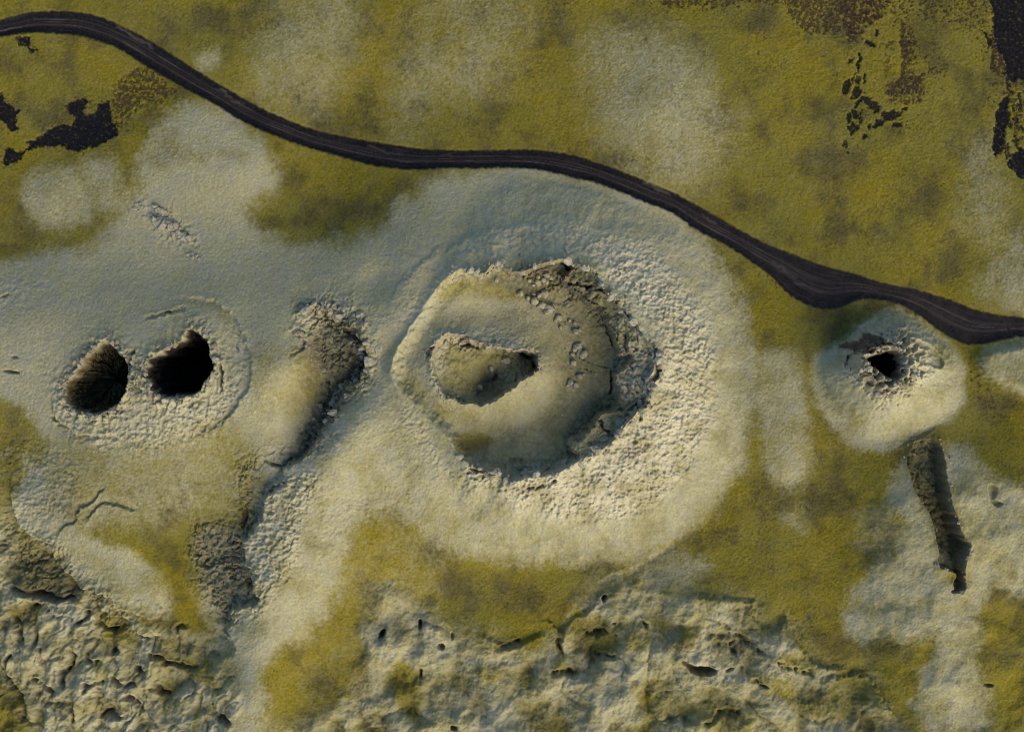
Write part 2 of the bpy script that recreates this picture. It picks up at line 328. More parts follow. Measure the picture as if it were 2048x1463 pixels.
# cracks and scarps in the south-west
scarp(Q(K7, [(630,30),(590,60),(545,120),(470,150),(430,230),(360,280),(330,350)][::-1]), 2, 14, 6, 7, 2.5, 20)
scarp(Q(K7, [(480,245),(530,190),(590,145),(680,135),(760,155),(800,190)]), 2, 12, 6, 7, 2.5, 20)
scarp(Q(K7, [(60,0),(100,180),(150,270),(280,370),(340,450),(440,560),(510,630),(640,680),(700,780),(840,890),(960,920)]), -22, 36, -12, 30, 4, 40)
scarp(Q(K7, [(60,0),(100,180),(150,270),(280,370),(340,450),(440,560),(510,630),(640,680)][::-1]), 6, 10, 8, 12, 3, 40)
scarp(Q(K7, [(900,690),(950,750),(880,800),(740,740),(660,760)]), 4, 10, 6, 10, 3, 20)
scarp(Q(K7, [(60,630),(180,650),(330,680),(440,690)]), 0.5, 10, 10, 12, 3, 20)
# outcrop and folds
scarp(Q(K6, [(1380,572),(1470,600),(1540,660),(1572,715),(1550,750),(1480,712)][::-1]), 9, 9, 1, 5, 3, 20, 'f')
scarp(Q(K6, [(960,620),(1030,650),(1010,700),(990,750)]), 5, 8, 8, 8, 3, 12)
scarp(Q(K9, [(810,1180),(1100,1130),(1240,1290),(1330,1440)]), 6, 24, 7, 22, 7, 40)
scarp(Q(K9, [(40,640),(200,670),(400,690),(470,700),(490,830),(600,880),(640,800),(700,850),(750,980),(850,1080),(960,1080),(1090,1120)]), 6, 24, 7, 18, 7, 40)
scarp(Q(K8, [(1560,820),(1490,960),(1350,1060),(1300,1130),(1290,1260)][::-1]), 5, 26, 9, 24, 9, 40)
scarp(Q(K8, [(830,1130),(930,1180),(1050,1195),(1180,1130),(1230,1110)]), 6, 16, 7, 16, 6, 30)
scarp(Q(K8, [(1190,1030),(1290,1110),(1320,1090)]), 3, 12, 5, 10, 4, 12)
# cone foot creases
scarp(Q(K6, [(1560,1080),(1440,1150),(1300,1225)]), -4, 10, -1, 5, 3, 20, 'f')
scarp(Q(K8, [(2048,520),(1800,700),(1600,800),(1450,840)]), 0, 10, 7, 24, 8, 60)

def crevice(P, dep, wid, lip=1.5, warp='r'):
    c = Curve(P, False, wid * 4 + 4, 3); w = window(c); uu, vv = (UR, VR) if warp == 'r' else (US, VS)
    d = np.abs(c.dist(uu[w], vv[w])); al = c.along(uu[w], vv[w])
    e = sstep(0, 12, al) * sstep(c.L, c.L - 12, al) * (d < wid * 4 + 3) * (.55 + .9 * sstep(-.3, .4, w1x[w] + w2y[w]))
    z[w] += (e * (-dep * np.exp(-(d / wid) ** 2) + lip * np.exp(-((d - 2.2 * wid) / wid) ** 2))).astype(f32)
for P in [[(795,425),(830,448),(885,405),(900,365)], [(1030,425),(1065,438),(1160,402),(1290,355),(1335,398),(1430,402),(1500,445)], [(1320,495),(1400,500),(1490,512)], [(1490,510),(1560,560),(1640,622),(1700,690),(1740,760),(1760,790)],
   [(1440,600),(1510,640),(1555,710),(1570,780),(1605,860)], [(1640,1250),(1700,1210),(1760,1150)], [(1500,1250),(1540,1330),(1600,1390)], [(1590,1000),(1600,1080),(1580,1150)], [(600,1140),(680,1160),(740,1186),(800,1190)], [(505,930),(520,870),(570,840)],
   [(690,840),(760,850),(830,880)]]:
    crevice(Q(K5, P), 11, 2.2)
for P in [[(760,160),(850,185),(930,200)], [(1100,195),(1200,180),(1260,150)], [(990,270),(1060,290),(1180,270),(1290,220)]]: crevice(Q(K8, P), 8, 2.4)
for P in [[(300,1010),(340,1060),(380,1110)], [(1700,520),(1760,530),(1800,560)], [(1690,680),(1750,650),(1790,610)], [(1900,800),(1920,880),(1900,970)], [(1290,700),(1300,820),(1290,900)], [(1370,590),(1390,660)], [(760,700),(770,780),(830,880)], [(1540,1290),(1620,1320),(1720,1270)], [(830,470),(980,420),(1100,400)]]: crevice(Q(K4, P), 7, 2.6)
for P in [[(1490,1250),(1540,1265),(1600,1260),(1640,1245)], [(1740,1060),(1790,1080),(1810,1110)], [(1230,1340),(1300,1360),(1400,1350)], [(1540,900),(1550,950)], [(240,1090),(260,1140)], [(860,1180),(950,1200),(1080,1200)], [(1420,1180),(1500,1140),(1570,1140)], [(1290,1120),(1285,1220),(1300,1300)]]: crevice(Q(K8, P), 11, 4.5, 1.5, 's')
for P in [[(480,1130),(500,1180),(545,1190)], [(600,1040),(660,1085),(780,1110),(830,1140)], [(150,900),(300,910),(430,930),(520,1020)], [(340,930),(370,1040)], [(180,1430),(260,1370),(400,1350)]]: crevice(Q(K9, P), 8, 4.5, 1.5, 's')
for P in [[(60,630),(180,655),(330,675),(440,690)], [(0,1110),(50,1150),(90,1230),(130,1320),(155,1420)], [(400,960),(415,1050),(380,1120),(385,1210)], [(240,950),(240,1020),(250,1090)], [(510,990),(530,1060),(600,1070)], [(780,1080),(850,1130)], [(1220,1330),(1280,1390),(1360,1400)],
   [(170,1150),(250,1200),(320,1230)], [(560,780),(600,850),(700,870)], [(760,820),(820,880),(870,910)], [(160,740),(240,730),(310,790)], [(95,760),(115,870),(130,960)], [(190,830),(205,900),(180,970)], [(430,860),(500,800),(520,740)], [(880,1180),(940,1230),(980,1260)], [(640,1130),(720,1180),(800,1190)],
   [(500,1260),(520,1180),(600,1160)], [(940,1060),(1040,1080),(1160,1070)], [(560,1400),(640,1360),(740,1370)], [(330,1270),(420,1330),(430,1420)], [(850,1010),(960,1030),(1000,1090)], [(620,1000),(660,1010),(650,960)], [(1100,820),(1040,870),(1060,900)], [(90,1000),(40,1060),(0,1080)], [(700,1240),(790,1290),(820,1370)]]: crevice(Q(K7, P), 12, 4.2, 2, 's')

# little caves and pits in the lava
HOLES = [(Q(K9, [(40,1045),(80,1050),(120,1075),(200,1085),(250,1095),(240,1120),(190,1135),(120,1125),(80,1090)]), 26),
 (Q(K9, ell(525,1187,22,9,10)), 18), (Q(K9, ell(325,1100,26,9,-18)), 12), (Q(K9, ell(400,1088,16,8,10)), 8), (Q(K9, ell(500,1150,7,20,-25)), 10),
 (Q(K8, ell(250,1125,16,30,30)), 22), (Q(K8, ell(655,1140,8,26,0)), 12), (Q(K8, ell(590,1200,24,18,30)), 14), (Q(K8, ell(1545,925,11,24,8)), 20), (Q(K8, ell(1610,1080,14,8,0)), 10),
 (Q(K8, ell(1785,1075,20,7,45)), 14), (Q(K8, ell(1560,1130,18,9,40)), 10), (Q(K8, ell(1615,1150,9,7,0)), 12), (Q(K8, ell(470,1075,14,30,10)), 16), (Q(K8, ell(470,1360,10,30,0)), 16),
 (Q(K7, ell(650,1000,16,10,20)), 16), (Q(K7, ell(1240,1300,10,6,0)), 12), (Q(K7, ell(1310,1390,50,18,35)), 14), ([(900,1450),(914,1452),(912,1462),(902,1461)], 18),
 (Q(K4, ell(85,680,24,9,5)), 9), (Q(K4, ell(65,768,50,11,6)), 10), (Q(K4, ell(30,325,30,8,-14)), 7), (Q(K9, ell(1845,1190,30,10,8)), 12), (Q(K9, [(1845,20),(1880,15),(1900,60),(1890,100),(1935,125),(1910,145),(1865,120),(1850,70)]), 7),
 (Q(K5, ell(1100,905,55,22,18)), 22), (Q(K5, ell(1140,960,14,30,0)), 14), (Q(K5, ell(910,1040,14,26,30)), 12), (Q(K5, ell(1050,322,13,10,30)), 6), (Q(K9, ell(1660,640,40,12,0)), 14),
 (Q(K6, ell(1025,690,20,24,20)), 14), (Q(K5, ell(560,860,26,14,-20)), 5), (Q(K7, ell(1420,220,20,60,8)), 12), (Q(K7, ell(1450,600,40,24,40)), 8), (Q(K7, ell(1370,720,26,10,40)), 9),(Q(K7, ell(1200,470,40,30,40)), 6)]
rust = np.zeros_like(z)
for P, dep in HOLES:
    c = Curve(P, True, 10, 2); w = window(c); d = c.dist(UR[w] * .4 + U[w] * .6, VR[w] * .4 + V[w] * .6)
    g = sstep(1.5, -4, d); z[w] -= dep * g
    if dep > 9: rust[w] = np.maximum(rust[w], .5 * g)

# ---------------------------------------------------------------- lava fields: hummocks and creases
LAVA_S = [(640,1500),(655,1430),(720,1370),(735,1320),(718,1280),(745,1240),(765,1190),(800,1175),(835,1200),(875,1235),(950,1262),(1050,1305),(1105,1290),(1130,1262),(1165,1215),(1210,1160),(1260,1150),(1330,1178),(1420,1192),(1500,1200),(1520,1250),(1570,1238),(1600,1290),(1625,1330),(1720,1350),(1755,1400),(1800,1463),(1820,1520)]
LAVA_W = [(-60,1020),(20,1060),(40,1100),(110,1110),(150,1170),(215,1195),(280,1255),(330,1270),(400,1270),(450,1310),(468,1390),(455,1440),(440,1520),(-60,1520)]
cLS, cLW = Curve(LAVA_S, True, 70, 2), Curve(LAVA_W, True, 70, 2)
ls = np.zeros_like(z); lw_ = np.zeros_like(z)
bn_ = 26 * fbm(U, V, 80, 3, 68)
for cv, A_, sd_ in ((cLS, ls, 40), (cLW, lw_, 26)):
    w = window(cv); A_[w] = sstep(sd_, -sd_, cv.dist(US[w], VS[w]) + bn_[w])
billow = billow_
lob = fbm(US, VS, 135, 3, 76, .45)
gs = sstep(-.15, .3, fbm(U, V, 140, 2, 73))
bil_s = billow(US, VS, 96, 2, 70, .34)
hum_s = 30 * lob + 11 * fbm(US, VS, 58, 2, 78) + (6 + 15 * gs) * (bil_s - .5) + 2.5 * fbm(U, V, 16, 3, 77)
uw, vw = US * .98 + VS * .22, VS * .66 - US * .18        # lobes drawn out down the slope
wq1, wq2 = fbm(U, V, 60, 3, 211), fbm(U, V, 60, 3, 214)
bil_w = billow(uw + 30 * wq1, vw + 30 * wq2, 54, 2, 81, .5)
hum_w = 10 * fbm(U, V, 110, 2, 88) + 13 * fbm(uw, vw, 44, 2, 87) + (7 + 12 * sstep(-.3, .4, wq2)) * (bil_w - .5) + 5 * fbm(U + .4 * V, V, 26, 3, 89)
z += ls * hum_s * inframe + lw_ * hum_w * inframe
# crusty relief where the moss blanket is thick and broken
wa1, wa2 = worley(U * .85 + V * .2 + 5 * w2x, V * 1.15 - .2 * U + 5 * w2y, 8.4, 9)
wb1, wb2 = worley(U + 3 * w2x, V + 3 * w2y, 5.2, 12)
crust = np.zeros_like(z)
for P, s, a in [([(1180,520),(1230,480),(1300,500),(1360,560),(1410,640),(1430,740),(1420,840),(1380,930),(1320,1000),(1240,1040),(1130,1040),(1010,1000),(980,960),(1060,965),(1180,930),(1260,850),(1310,780),(1325,700),(1290,640),(1230,570)], 26, 1.0),
  ([(860,560),(960,470),(1080,440),(1190,455),(1240,490),(1180,520),(1080,505),(960,510),(890,560),(830,640),(800,640)], 22, .6),
  ([(540,960),(600,940),(640,960),(610,1040),(590,1130),(540,1200),(500,1240),(490,1170),(480,1110),(510,1040)], 20, 1.0),
  ([(300,800),(440,780),(480,700),(470,640),(500,700),(480,800),(420,870),(280,900),(160,880),(110,820),(120,760),(140,830),(220,850)], 24, .7),
  ([(390,1060),(480,1040),(480,1180),(450,1210),(400,1190)], 20, .9),
  ([(600,600),(690,600),(740,650),(740,740),(700,760),(650,700)], 20, .7),
  ([(640,760),(710,740),(680,860),(600,920),(540,940),(530,890),(620,860)], 18, .8),
  ([(960,930),(1140,930),(1240,850),(1220,720),(1290,700),(1310,760),(1260,870),(1140,965),(1000,985),(920,950)], 16, .9),
  ([(880,660),(1000,660),(1060,700),(1060,720),(960,700),(900,700),(880,760),(860,760),(850,700)], 14, .8),
  ([(860,870),(890,930),(1000,1000),(900,960),(820,860),(800,800)], 16, .6),
  ([(100,560),(0,620),(0,560)], 20, .4), ([(590,1000),(640,960),(760,960),(800,1000),(700,1100),(600,1200)], 60, .25),
  ([(1690,680),(1760,650),(1840,680),(1880,740),(1820,790),(1760,800),(1700,760)], 14, .7), ([(1380,1250),(1600,1290),(1500,1380),(1380,1360)], 30, .3),
  ([(0,900),(90,880),(160,960),(120,1060),(40,1060)], 24, .5), ([(280,400),(340,420),(400,480),(360,500),(300,450)], 14, .6)]:
    w, m = soft(P, s, 's'); crust[w] = np.maximum(crust[w], a * m)
crust = np.maximum(crust, .14 * ls); crust = np.maximum(crust, .22 * lw_)
se = sstep(1640, 1760, U) * sstep(900, 1000, V) * inframe
z += se * 9 * fbm(US, VS, 80, 3, 221, .45)
cvar = .35 + .9 * sstep(-.4, .4, fbm(U, V, 38, 3, 15))
csc = fbm(U * .8 + V * .5 + 4 * w2x, V * .9 - U * .55, 13, 3, 16, .6)
crumb = crumbpit.copy()
for P_, s_, a_ in [([(590,600),(700,600),(750,670),(745,740),(700,820),(650,900),(600,930),(560,920),(640,840),(655,760),(640,700),(600,650)], 14, 1.),
   ([(480,900),(530,950),(515,1040),(492,1090),(505,1200),(470,1260),(440,1260),(400,1180),(390,1060),(470,1040)], 14, 1.),
   ([(1130,540),(1200,560),(1300,690),(1310,780),(1240,870),(1150,940),(1000,975),(930,940),(1000,930),(1150,880),(1210,790),(1220,700),(1160,600)], 16, .8),
   ([(1060,530),(1180,540),(1180,570),(1150,620),(1090,600),(1050,560)], 12, .9), ([(900,660),(1060,690),(1080,730),(1040,770),(980,800),(930,780),(1000,750),(1000,710),(900,690)], 10, .7),
   ([(30,1040),(110,1090),(200,1180),(300,1260),(160,1210),(60,1180),(0,1100)], 14, .8), ([(1690,680),(1770,650),(1870,700),(1830,770),(1760,810),(1690,740)], 8, .8)]:
    w, m = soft(P_, s_ * 1.8, 'w'); crumb[w] = np.maximum(crumb[w], a_ * m)
cru = billow(UR, VR, 17, 3, 191, .5) - .5
z += crumb * inframe * (.55 + .9 * sstep(-.4, .4, fbm(U, V, 50, 2, 197))) * (15 * cru + 5 * fbm(U, V, 34, 2, 195))
z += crust * inframe * (cvar * (4.2 * (.55 - wa1) + 1.8 * (.5 - wb1)) + 4.4 * csc + 2.4 * w2x)
# the even cushion of moss everywhere
n6 = fbm(U, V, 7, 2, 91); n25 = fbm(U, V, 26, 3, 95)
base_amp = .55 + .5 * crust
fine_fade = sstep(400, 40, far)
z += fine_fade * (base_amp * .9 * n6 + .55 * perlin(U / 3.6, V / 3.6, 99) + .7 * n25)
# dimples on the cone's flanks
flank = np.zeros_like(z); dd = cRIM.dist(U, V)
flank = sstep(0, 30, dd) * sstep(230, 60, dd) * inframe
z += flank * .9 * fbm(U, V, 15, 3, 101)
ang = np.arctan2(V - 740, U - 1060)
z += flank * 1.6 * fbm(ang * 22 + .8 * w1x + .5 * w2x, dd / 60 + 9 + .6 * w1y, 1.0, 4, 231, .65) * sstep(10, 60, dd) * sstep(-.3, .4, w1x + w1y + .3)
wr = cROAD.dist(U + 2.2 * w2x, V + 2.2 * w2y) + .8 * n6
inside_road = sstep(2, -3, wr) * ((wr < 59)).astype(f32)
du, dlw = np.abs(cRU.dist(U, V)), np.abs(cRL.dist(U, V))
frac = du / np.maximum(du + dlw, 1e-3)
zr_, _a, _b = broad(U, V)
road_z = zr_ + 4 * n300 - 4.0 + .35 * n6 + 1.2 * np.cos((frac - .5) * 2 * math.pi * 2.5) * .35
near_road = np.where(wr < 55, sstep(26, 2, wr), 0)
z = z + (road_z + 3.4 - z) * near_road * .75
berm = np.where(wr < 55, np.exp(-((wr + 2.5) / 3.0) ** 2), 0) * (1 + 1.2 * w1x)
z = np.where(inside_road > 0, z + (road_z - z) * inside_road, z) + 1.6 * berm
z = np.where(far > 500, z * 1.0 + 60 * fbm(U, V, 2600, 3, 111) * sstep(500, 5000, far), z)

# ---------------------------------------------------------------- what grows or lies where
yel = np.full(z.shape, .95, f32)
def paint(A, P, s, val, warp='s'):
    w, m = soft(P, s, 'w' if s >= 24 and warp == 's' else warp); A[w] += (val - A[w]) * m
BIG = [(300,270),(340,225),(440,210),(500,260),(540,320),(540,370),(498,420),(530,470),(620,490),(740,470),(800,400),(900,352),(1010,333),(1110,341),(1200,360),(1290,396),(1372,438),(1426,500),(1462,580),(1490,660),(1508,750),(1506,850),(1482,930),(1442,1010),(1370,1075),(1280,1108),(1180,1130),(1080,1125),(960,1120),(880,1095),(800,1020),(750,1030),(725,1100),(690,1180),(650,1230),(590,1280),(530,1350),(530,1500),(440,1500),(450,1310),(420,1250),(385,1200),(380,1080),(400,1060),(300,1040),(190,1060),(260,1100),(330,1150),(345,1230),(260,1210),(170,1180),(60,1080),(20,1000),(40,900),(-60,900),(-60,570),(0,545),(120,500),(210,470),(250,420),(285,340)]
paint(yel, [(530,60),(600,10),(690,-40),(725,0),(700,100),(665,190),(600,215),(535,205),(525,120)], 62, .54)
paint(yel, [(830,60),(900,-20),(1020,0),(1045,70),(985,170),(900,205),(800,265),(785,200)], 70, .66)
paint(yel, [(1180,100),(1250,60),(1340,90),(1410,150),(1455,220),(1445,290),(1395,360),(1320,375),(1260,340),(1220,280),(1185,180)], 60, .44)
paint(yel, [(50,360),(110,333),(165,350),(182,400),(184,440),(120,458),(60,430)], 22, .36)
paint(yel, [(168,325),(222,318),(244,370),(258,410),(215,436),(184,390)], 22, .38)
paint(yel, [(395,110),(430,105),(435,135),(400,140)], 14, .4)
paint(yel, BIG, 26, .10)
paint(yel, Q(K1, [(900,780),(1200,850),(1400,900),(1330,960),(1000,950),(880,960)]), 26, .5)
paint(yel, [(-60,790),(20,800),(70,840),(98,890),(80,925),(20,910),(-60,900)], 16, .92)
paint(yel, [(-60,930),(30,950),(30,1020),(40,1090),(0,1110),(-60,1110)], 14, .85)
paint(yel, [(220,1010),(330,990),(430,960),(480,980),(480,1040),(420,1080),(400,1200),(410,1250),(340,1200),(280,1090),(200,1060)], 30, .7)
paint(yel, [(178,1065),(230,1040),(300,1020),(400,1005),(460,980),(488,1010),(478,1050),(395,1062),(375,1120),(385,1200),(412,1265),(350,1245),(340,1160),(300,1120),(240,1095)], 12, 1.0)
paint(yel, [(250,980),(330,920),(420,880),(490,880),(490,980),(450,1030),(330,1030)], 50, .8)
paint(yel, [(100,880),(300,900),(480,860),(480,1000),(200,1060),(100,1000)], 50, .48)
paint(yel, [(500,700),(560,700),(630,730),(640,790),(600,840),(540,840),(500,790)], 26, .42)
paint(yel, [(590,700),(640,720),(650,790),(610,800)], 16, .55)
paint(yel, [(700,1060),(745,1030),(800,1040),(850,1080),(900,1130),(860,1180),(760,1190),(700,1230),(680,1180)], 30, .80)
paint(yel, [(900,560),(960,555),(1060,560),(1060,590),(1000,600),(940,590),(880,600)], 16, .72)
paint(yel, [(960,530),(1180,540),(1230,620),(1230,720),(1210,820),(1120,880),(1100,860),(1170,780),(1170,680),(1130,610),(1030,570)], 20, .34)
paint(yel, [(905,880),(930,868),(960,868),(990,885),(960,905),(925,905)], 14, .9)
paint(yel, [(900,690),(960,700),(1020,715),(1000,750),(940,790),(890,770)], 14, .5)
paint(yel, [(820,740),(850,780),(900,810),(960,840),(920,850),(850,820),(815,780)], 20, .48)
paint(yel, Q(K4, [(1040,350),(1230,360),(1350,430),(1400,560),(1330,500),(1230,400)]), 12, .45)
paint(yel, [(1532,700),(1590,720),(1612,800),(1622,900),(1600,975),(1545,960),(1518,850),(1520,750)], 20, .22)
paint(yel, cC2, 7, .10, 'f') if False else None
w, m = soft(Curve(CONE2, True, 24, 3), 13, 's'); yel[w] += (.10 - yel[w]) * m
w, m = soft(EHILL, 10, 'f'); yel[w] += (.18 - yel[w]) * m
paint(yel, [(1960,560),(2000,500),(2060,470),(2100,540),(2060,640),(1990,600)], 24, .5)
paint(yel, [(1960,270),(2010,330),(1990,500),(1930,430)], 40, .62)
paint(yel, [(1788,950),(1815,918),(1832,975),(1870,1080),(1890,1160),(1920,1190),(1960,1250),(1955,1330),(1985,1400),(1960,1463),(1900,1500),(1840,1440),(1830,1370),(1880,1290),(1800,1275),(1705,1275),(1688,1215),(1745,1140),(1775,1090),(1740,1060),(1765,1000)], 18, .17)
paint(yel, [(1885,900),(1935,895),(1985,950),(2060,985),(2100,1060),(2100,1200),(2030,1190),(1990,1160),(1960,1220),(1900,1300),(1930,1180),(1935,1100),(1900,990)], 18, .2)
paint(yel, Q(K9, [(1020,180),(1370,200),(1380,320),(1250,420),(1120,400),(1080,300)]), 24, .72)
paint(yel, [(1270,1105),(1370,1100),(1420,1130),(1350,1170),(1280,1150)], 18, .3)
paint(yel, [(1575,1040),(1600,1010),(1610,1060)], 24, .5)
# inside the fissure
w = window(cFI); d = cFI.dist(UF[w], VF[w]); m = sstep(3, -4, d); yel[w] += ((.62 - .5 * sstep(1095, 1115, V[w]) * sstep(1145, 1130, V[w])) - yel[w]) * m
# lava moss: yellow in the hollows, pale on the lobes
hs = sstep(-16, 2, hum_s + 3 * n25); ys_ = .84 - .66 * hs
yel += (ys_ - yel) * ls
hw = sstep(-13, 0, hum_w + 3 * n25); yw_ = .66 - .52 * hw
yel += (yw_ - yel) * lw_
for P, s, val in [([(-60,1340),(20,1370),(50,1420),(60,1500),(-60,1500)], 14, .95), ([(90,1110),(160,1160),(160,1190),(80,1190),(10,1150)], 12, .72), ([(25,1210),(80,1205),(75,1250),(35,1250)], 10, .85),
  ([(190,1220),(230,1230),(265,1270),(270,1300),(210,1280)], 12, .85), ([(310,1280),(400,1290),(430,1330),(440,1390),(400,1370),(330,1330)], 12, .75), ([(395,1400),(400,1463),(385,1463)], 8, .8),
  ([(785,1330),(835,1340),(840,1400),(830,1450),(790,1390)], 12, .92), ([(950,1330),(1020,1340),(1010,1360),(960,1360)], 10, .7), ([(1110,1290),(1125,1290),(1125,1330),(1160,1340),(1115,1345)], 6, .85),
  ([(1500,1340),(1600,1370),(1690,1380),(1720,1430),(1640,1440),(1540,1390)], 18, .8), ([(1380,1400),(1480,1410),(1500,1463),(1400,1463)], 16, .75), ([(1360,1250),(1400,1260),(1380,1300),(1350,1290)], 12, .8), ([(650,1260),(715,1280),(730,1330),(650,1400),(560,1390),(600,1310)], 24, .88),
  ([(1550,1310),(1610,1310),(1620,1340),(1570,1330)], 9, .75), ([(1260,1270),(1300,1280),(1290,1300),(1255,1290)], 8, .7)]:
    paint(yel, P, s, val)
flatn = fbm(U, V, 120, 4, 121)
yel = yel + .10 * flatn * (1 - np.abs(2 * yel - 1)) * 2
edge_ = 4 * yel * (1 - yel)
southy = sstep(560, 1000, V + .3 * (U - 1000)) * inframe  # warm sunlight on the southern slopes, tinted into the moss colour
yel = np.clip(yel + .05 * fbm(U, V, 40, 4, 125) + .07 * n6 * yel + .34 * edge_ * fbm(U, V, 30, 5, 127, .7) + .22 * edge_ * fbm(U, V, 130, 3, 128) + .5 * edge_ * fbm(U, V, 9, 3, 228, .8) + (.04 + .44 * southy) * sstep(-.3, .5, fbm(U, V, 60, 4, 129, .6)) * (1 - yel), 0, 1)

dark_moss_shade = np.zeros_like(z)  # dark green moss, plus shade painted into lava creases and crater hollows
for P_, s_, a_ in [([(1075,520),(1180,540),(1230,600),(1240,700),(1225,800),(1180,870),(1120,880),(1150,800),(1160,700),(1110,620),(1040,560)], 18, .42), ([(1070,525),(1160,540),(1150,580),(1080,570),(1055,550)], 8, .6),
  ([(395,1055),(478,1045),(482,1100),(495,1170),(460,1205),(420,1190),(395,1120)], 34, .72), ([(618,690),(640,650),(690,635),(732,670),(738,720),(712,775),(672,835),(610,915),(575,915),(612,850),(625,800),(640,750)], 18, .8), ([(30,1100),(110,1120),(170,1180),(160,1195),(60,1190),(0,1150)], 12, .6),
  ([(970,750),(1010,740),(1010,780),(970,800),(950,790)], 7, .5), ([(1825,885),(1885,900),(1900,1000),(1940,1090),(1920,1130),(1870,1080),(1840,1000),(1820,920)], 6, .6), (FISS, 5, .42), ([(930,880),(1000,880),(1140,900),(1000,930),(940,925)], 14, .25), ([(1200,880),(1240,850),(1290,760),(1300,760),(1280,830),(1230,900)], 8, .3)]:
    w, m = soft(P_, s_, 'r'); dark_moss_shade[w] = np.maximum(dark_moss_shade[w], a_ * m)
brown = np.zeros_like(z)     # how much dead, brownish moss is mixed in
bn = sstep(-.15, .45, fbm(U, V, 95, 5, 131, .6))
brown = .95 * bn * yel
olive = .7 * sstep(-.3, .4, fbm(U, V, 200, 4, 141, .55)) * yel

# bare black sand and brown scoria
sand = np.zeros_like(z); scor = np.zeros_like(z); speck = np.zeros_like(z)
P1 = Q(K1, [(390,620),(420,590),(490,580),(480,640),(510,675),(560,650),(570,600),(640,590),(640,680),(670,720),(680,780),(640,830),(560,850),(450,880),(330,850),(240,860),(160,890),(110,930),(60,960),(20,975),(20,900),(60,865),(120,890),(165,850),(165,820),(230,800),(330,728),(420,730),(440,680),(390,650)])
rag = fbm(U, V, 9, 4, 155, .75)
def crispy(A, P, s=3, val=1.0, warp='r'):
    w, m = soft(P, s * 2.4, warp); m = sstep(.30, .66, m + .75 * rag[w]) * sstep(0.02, .2, m); A[w] = np.maximum(A[w], val * m)
crispy(sand, P1)
crispy(sand, Q(K1, [(-80,500),(15,560),(30,600),(75,620),(105,655),(80,690),(92,745),(60,770),(30,740),(0,700),(-80,640)]))
crispy(sand, Q(K1, [(100,212),(180,212),(190,260),(222,305),(180,300),(160,270),(110,260)]), 4)
crispy(sand, Q(K3, [(1880,-80),(2300,-80),(2300,640),(2048,460),(1980,470),(1940,440),(1935,330),(1885,280),(1875,180)]))
crispy(scor, Q(K3, [(1880,150),(1935,330),(1940,440),(1900,430),(1850,400),(1862,300),(1845,250)]))
crispy(sand, Q(K3, [(1890,640),(1960,560),(1955,700),(1930,780),(1925,860),(1890,912),(1850,880),(1870,800),(1880,700)]))
crispy(sand, Q(K3, [(1960,960),(2010,870),(2120,900),(2120,1060),(2030,1040),(1990,1010)]))
crispy(scor, Q(K3, [(990,-60),(1245,-60),(1225,60),(1180,130),(1110,160),(1090,230),(1050,245),(1005,200),(985,100)]), 6)
crispy(scor, Q(K3, [(1325,140),(1350,140),(1400,190),(1415,260),(1405,340),(1370,400),(1440,440),(1450,540),(1440,590),(1390,560),(1260,570),(1240,490),(1310,480),(1335,350),(1322,250)]), 5, .95)
crispy(scor, Q(K3, ell(1265,265,26,34,0)), 4, .8); crispy(scor, Q(K3, ell(1240,380,18,70,0)), 5, .6)
for e in [(1010,505,18,42,10),(1062,545,22,44,15),(1078,360,12,52,10),(1110,455,9,36,8),(1032,355,12,14,20),(1068,470,9,30,5),(1138,600,66,20,33),(1185,640,16,18,0),(1060,660,34,20,30),(1022,690,14,26,0),(1045,745,20,44,10),(1135,740,12,20,0),(1185,725,44,18,-38),
  (1270,670,62,30,-12),(1005,838,12,26,10),(1115,795,14,12,0),(1352,635,18,15,0),(1012,895,8,8,0),(1840,230,14,52,-25),(1190,200,12,20,-30),(1145,260,30,14,0),(1095,690,7,50,10),(1045,455,6,34,8),(1022,745,12,20,0),(1075,740,14,26,-10),(1300,735,30,14,0),(1080,600,10,40,30)]:
    crispy(sand, Q(K3, ell(*e)), 2.6, .95)
for i in range(16):
    random.seed(300 + i); crispy(sand, Q(K3, ell(1975 + random.uniform(-40, 110), 480 + random.uniform(0, 420), random.uniform(6, 15), random.uniform(20, 60), -14)), 2.6, .9)
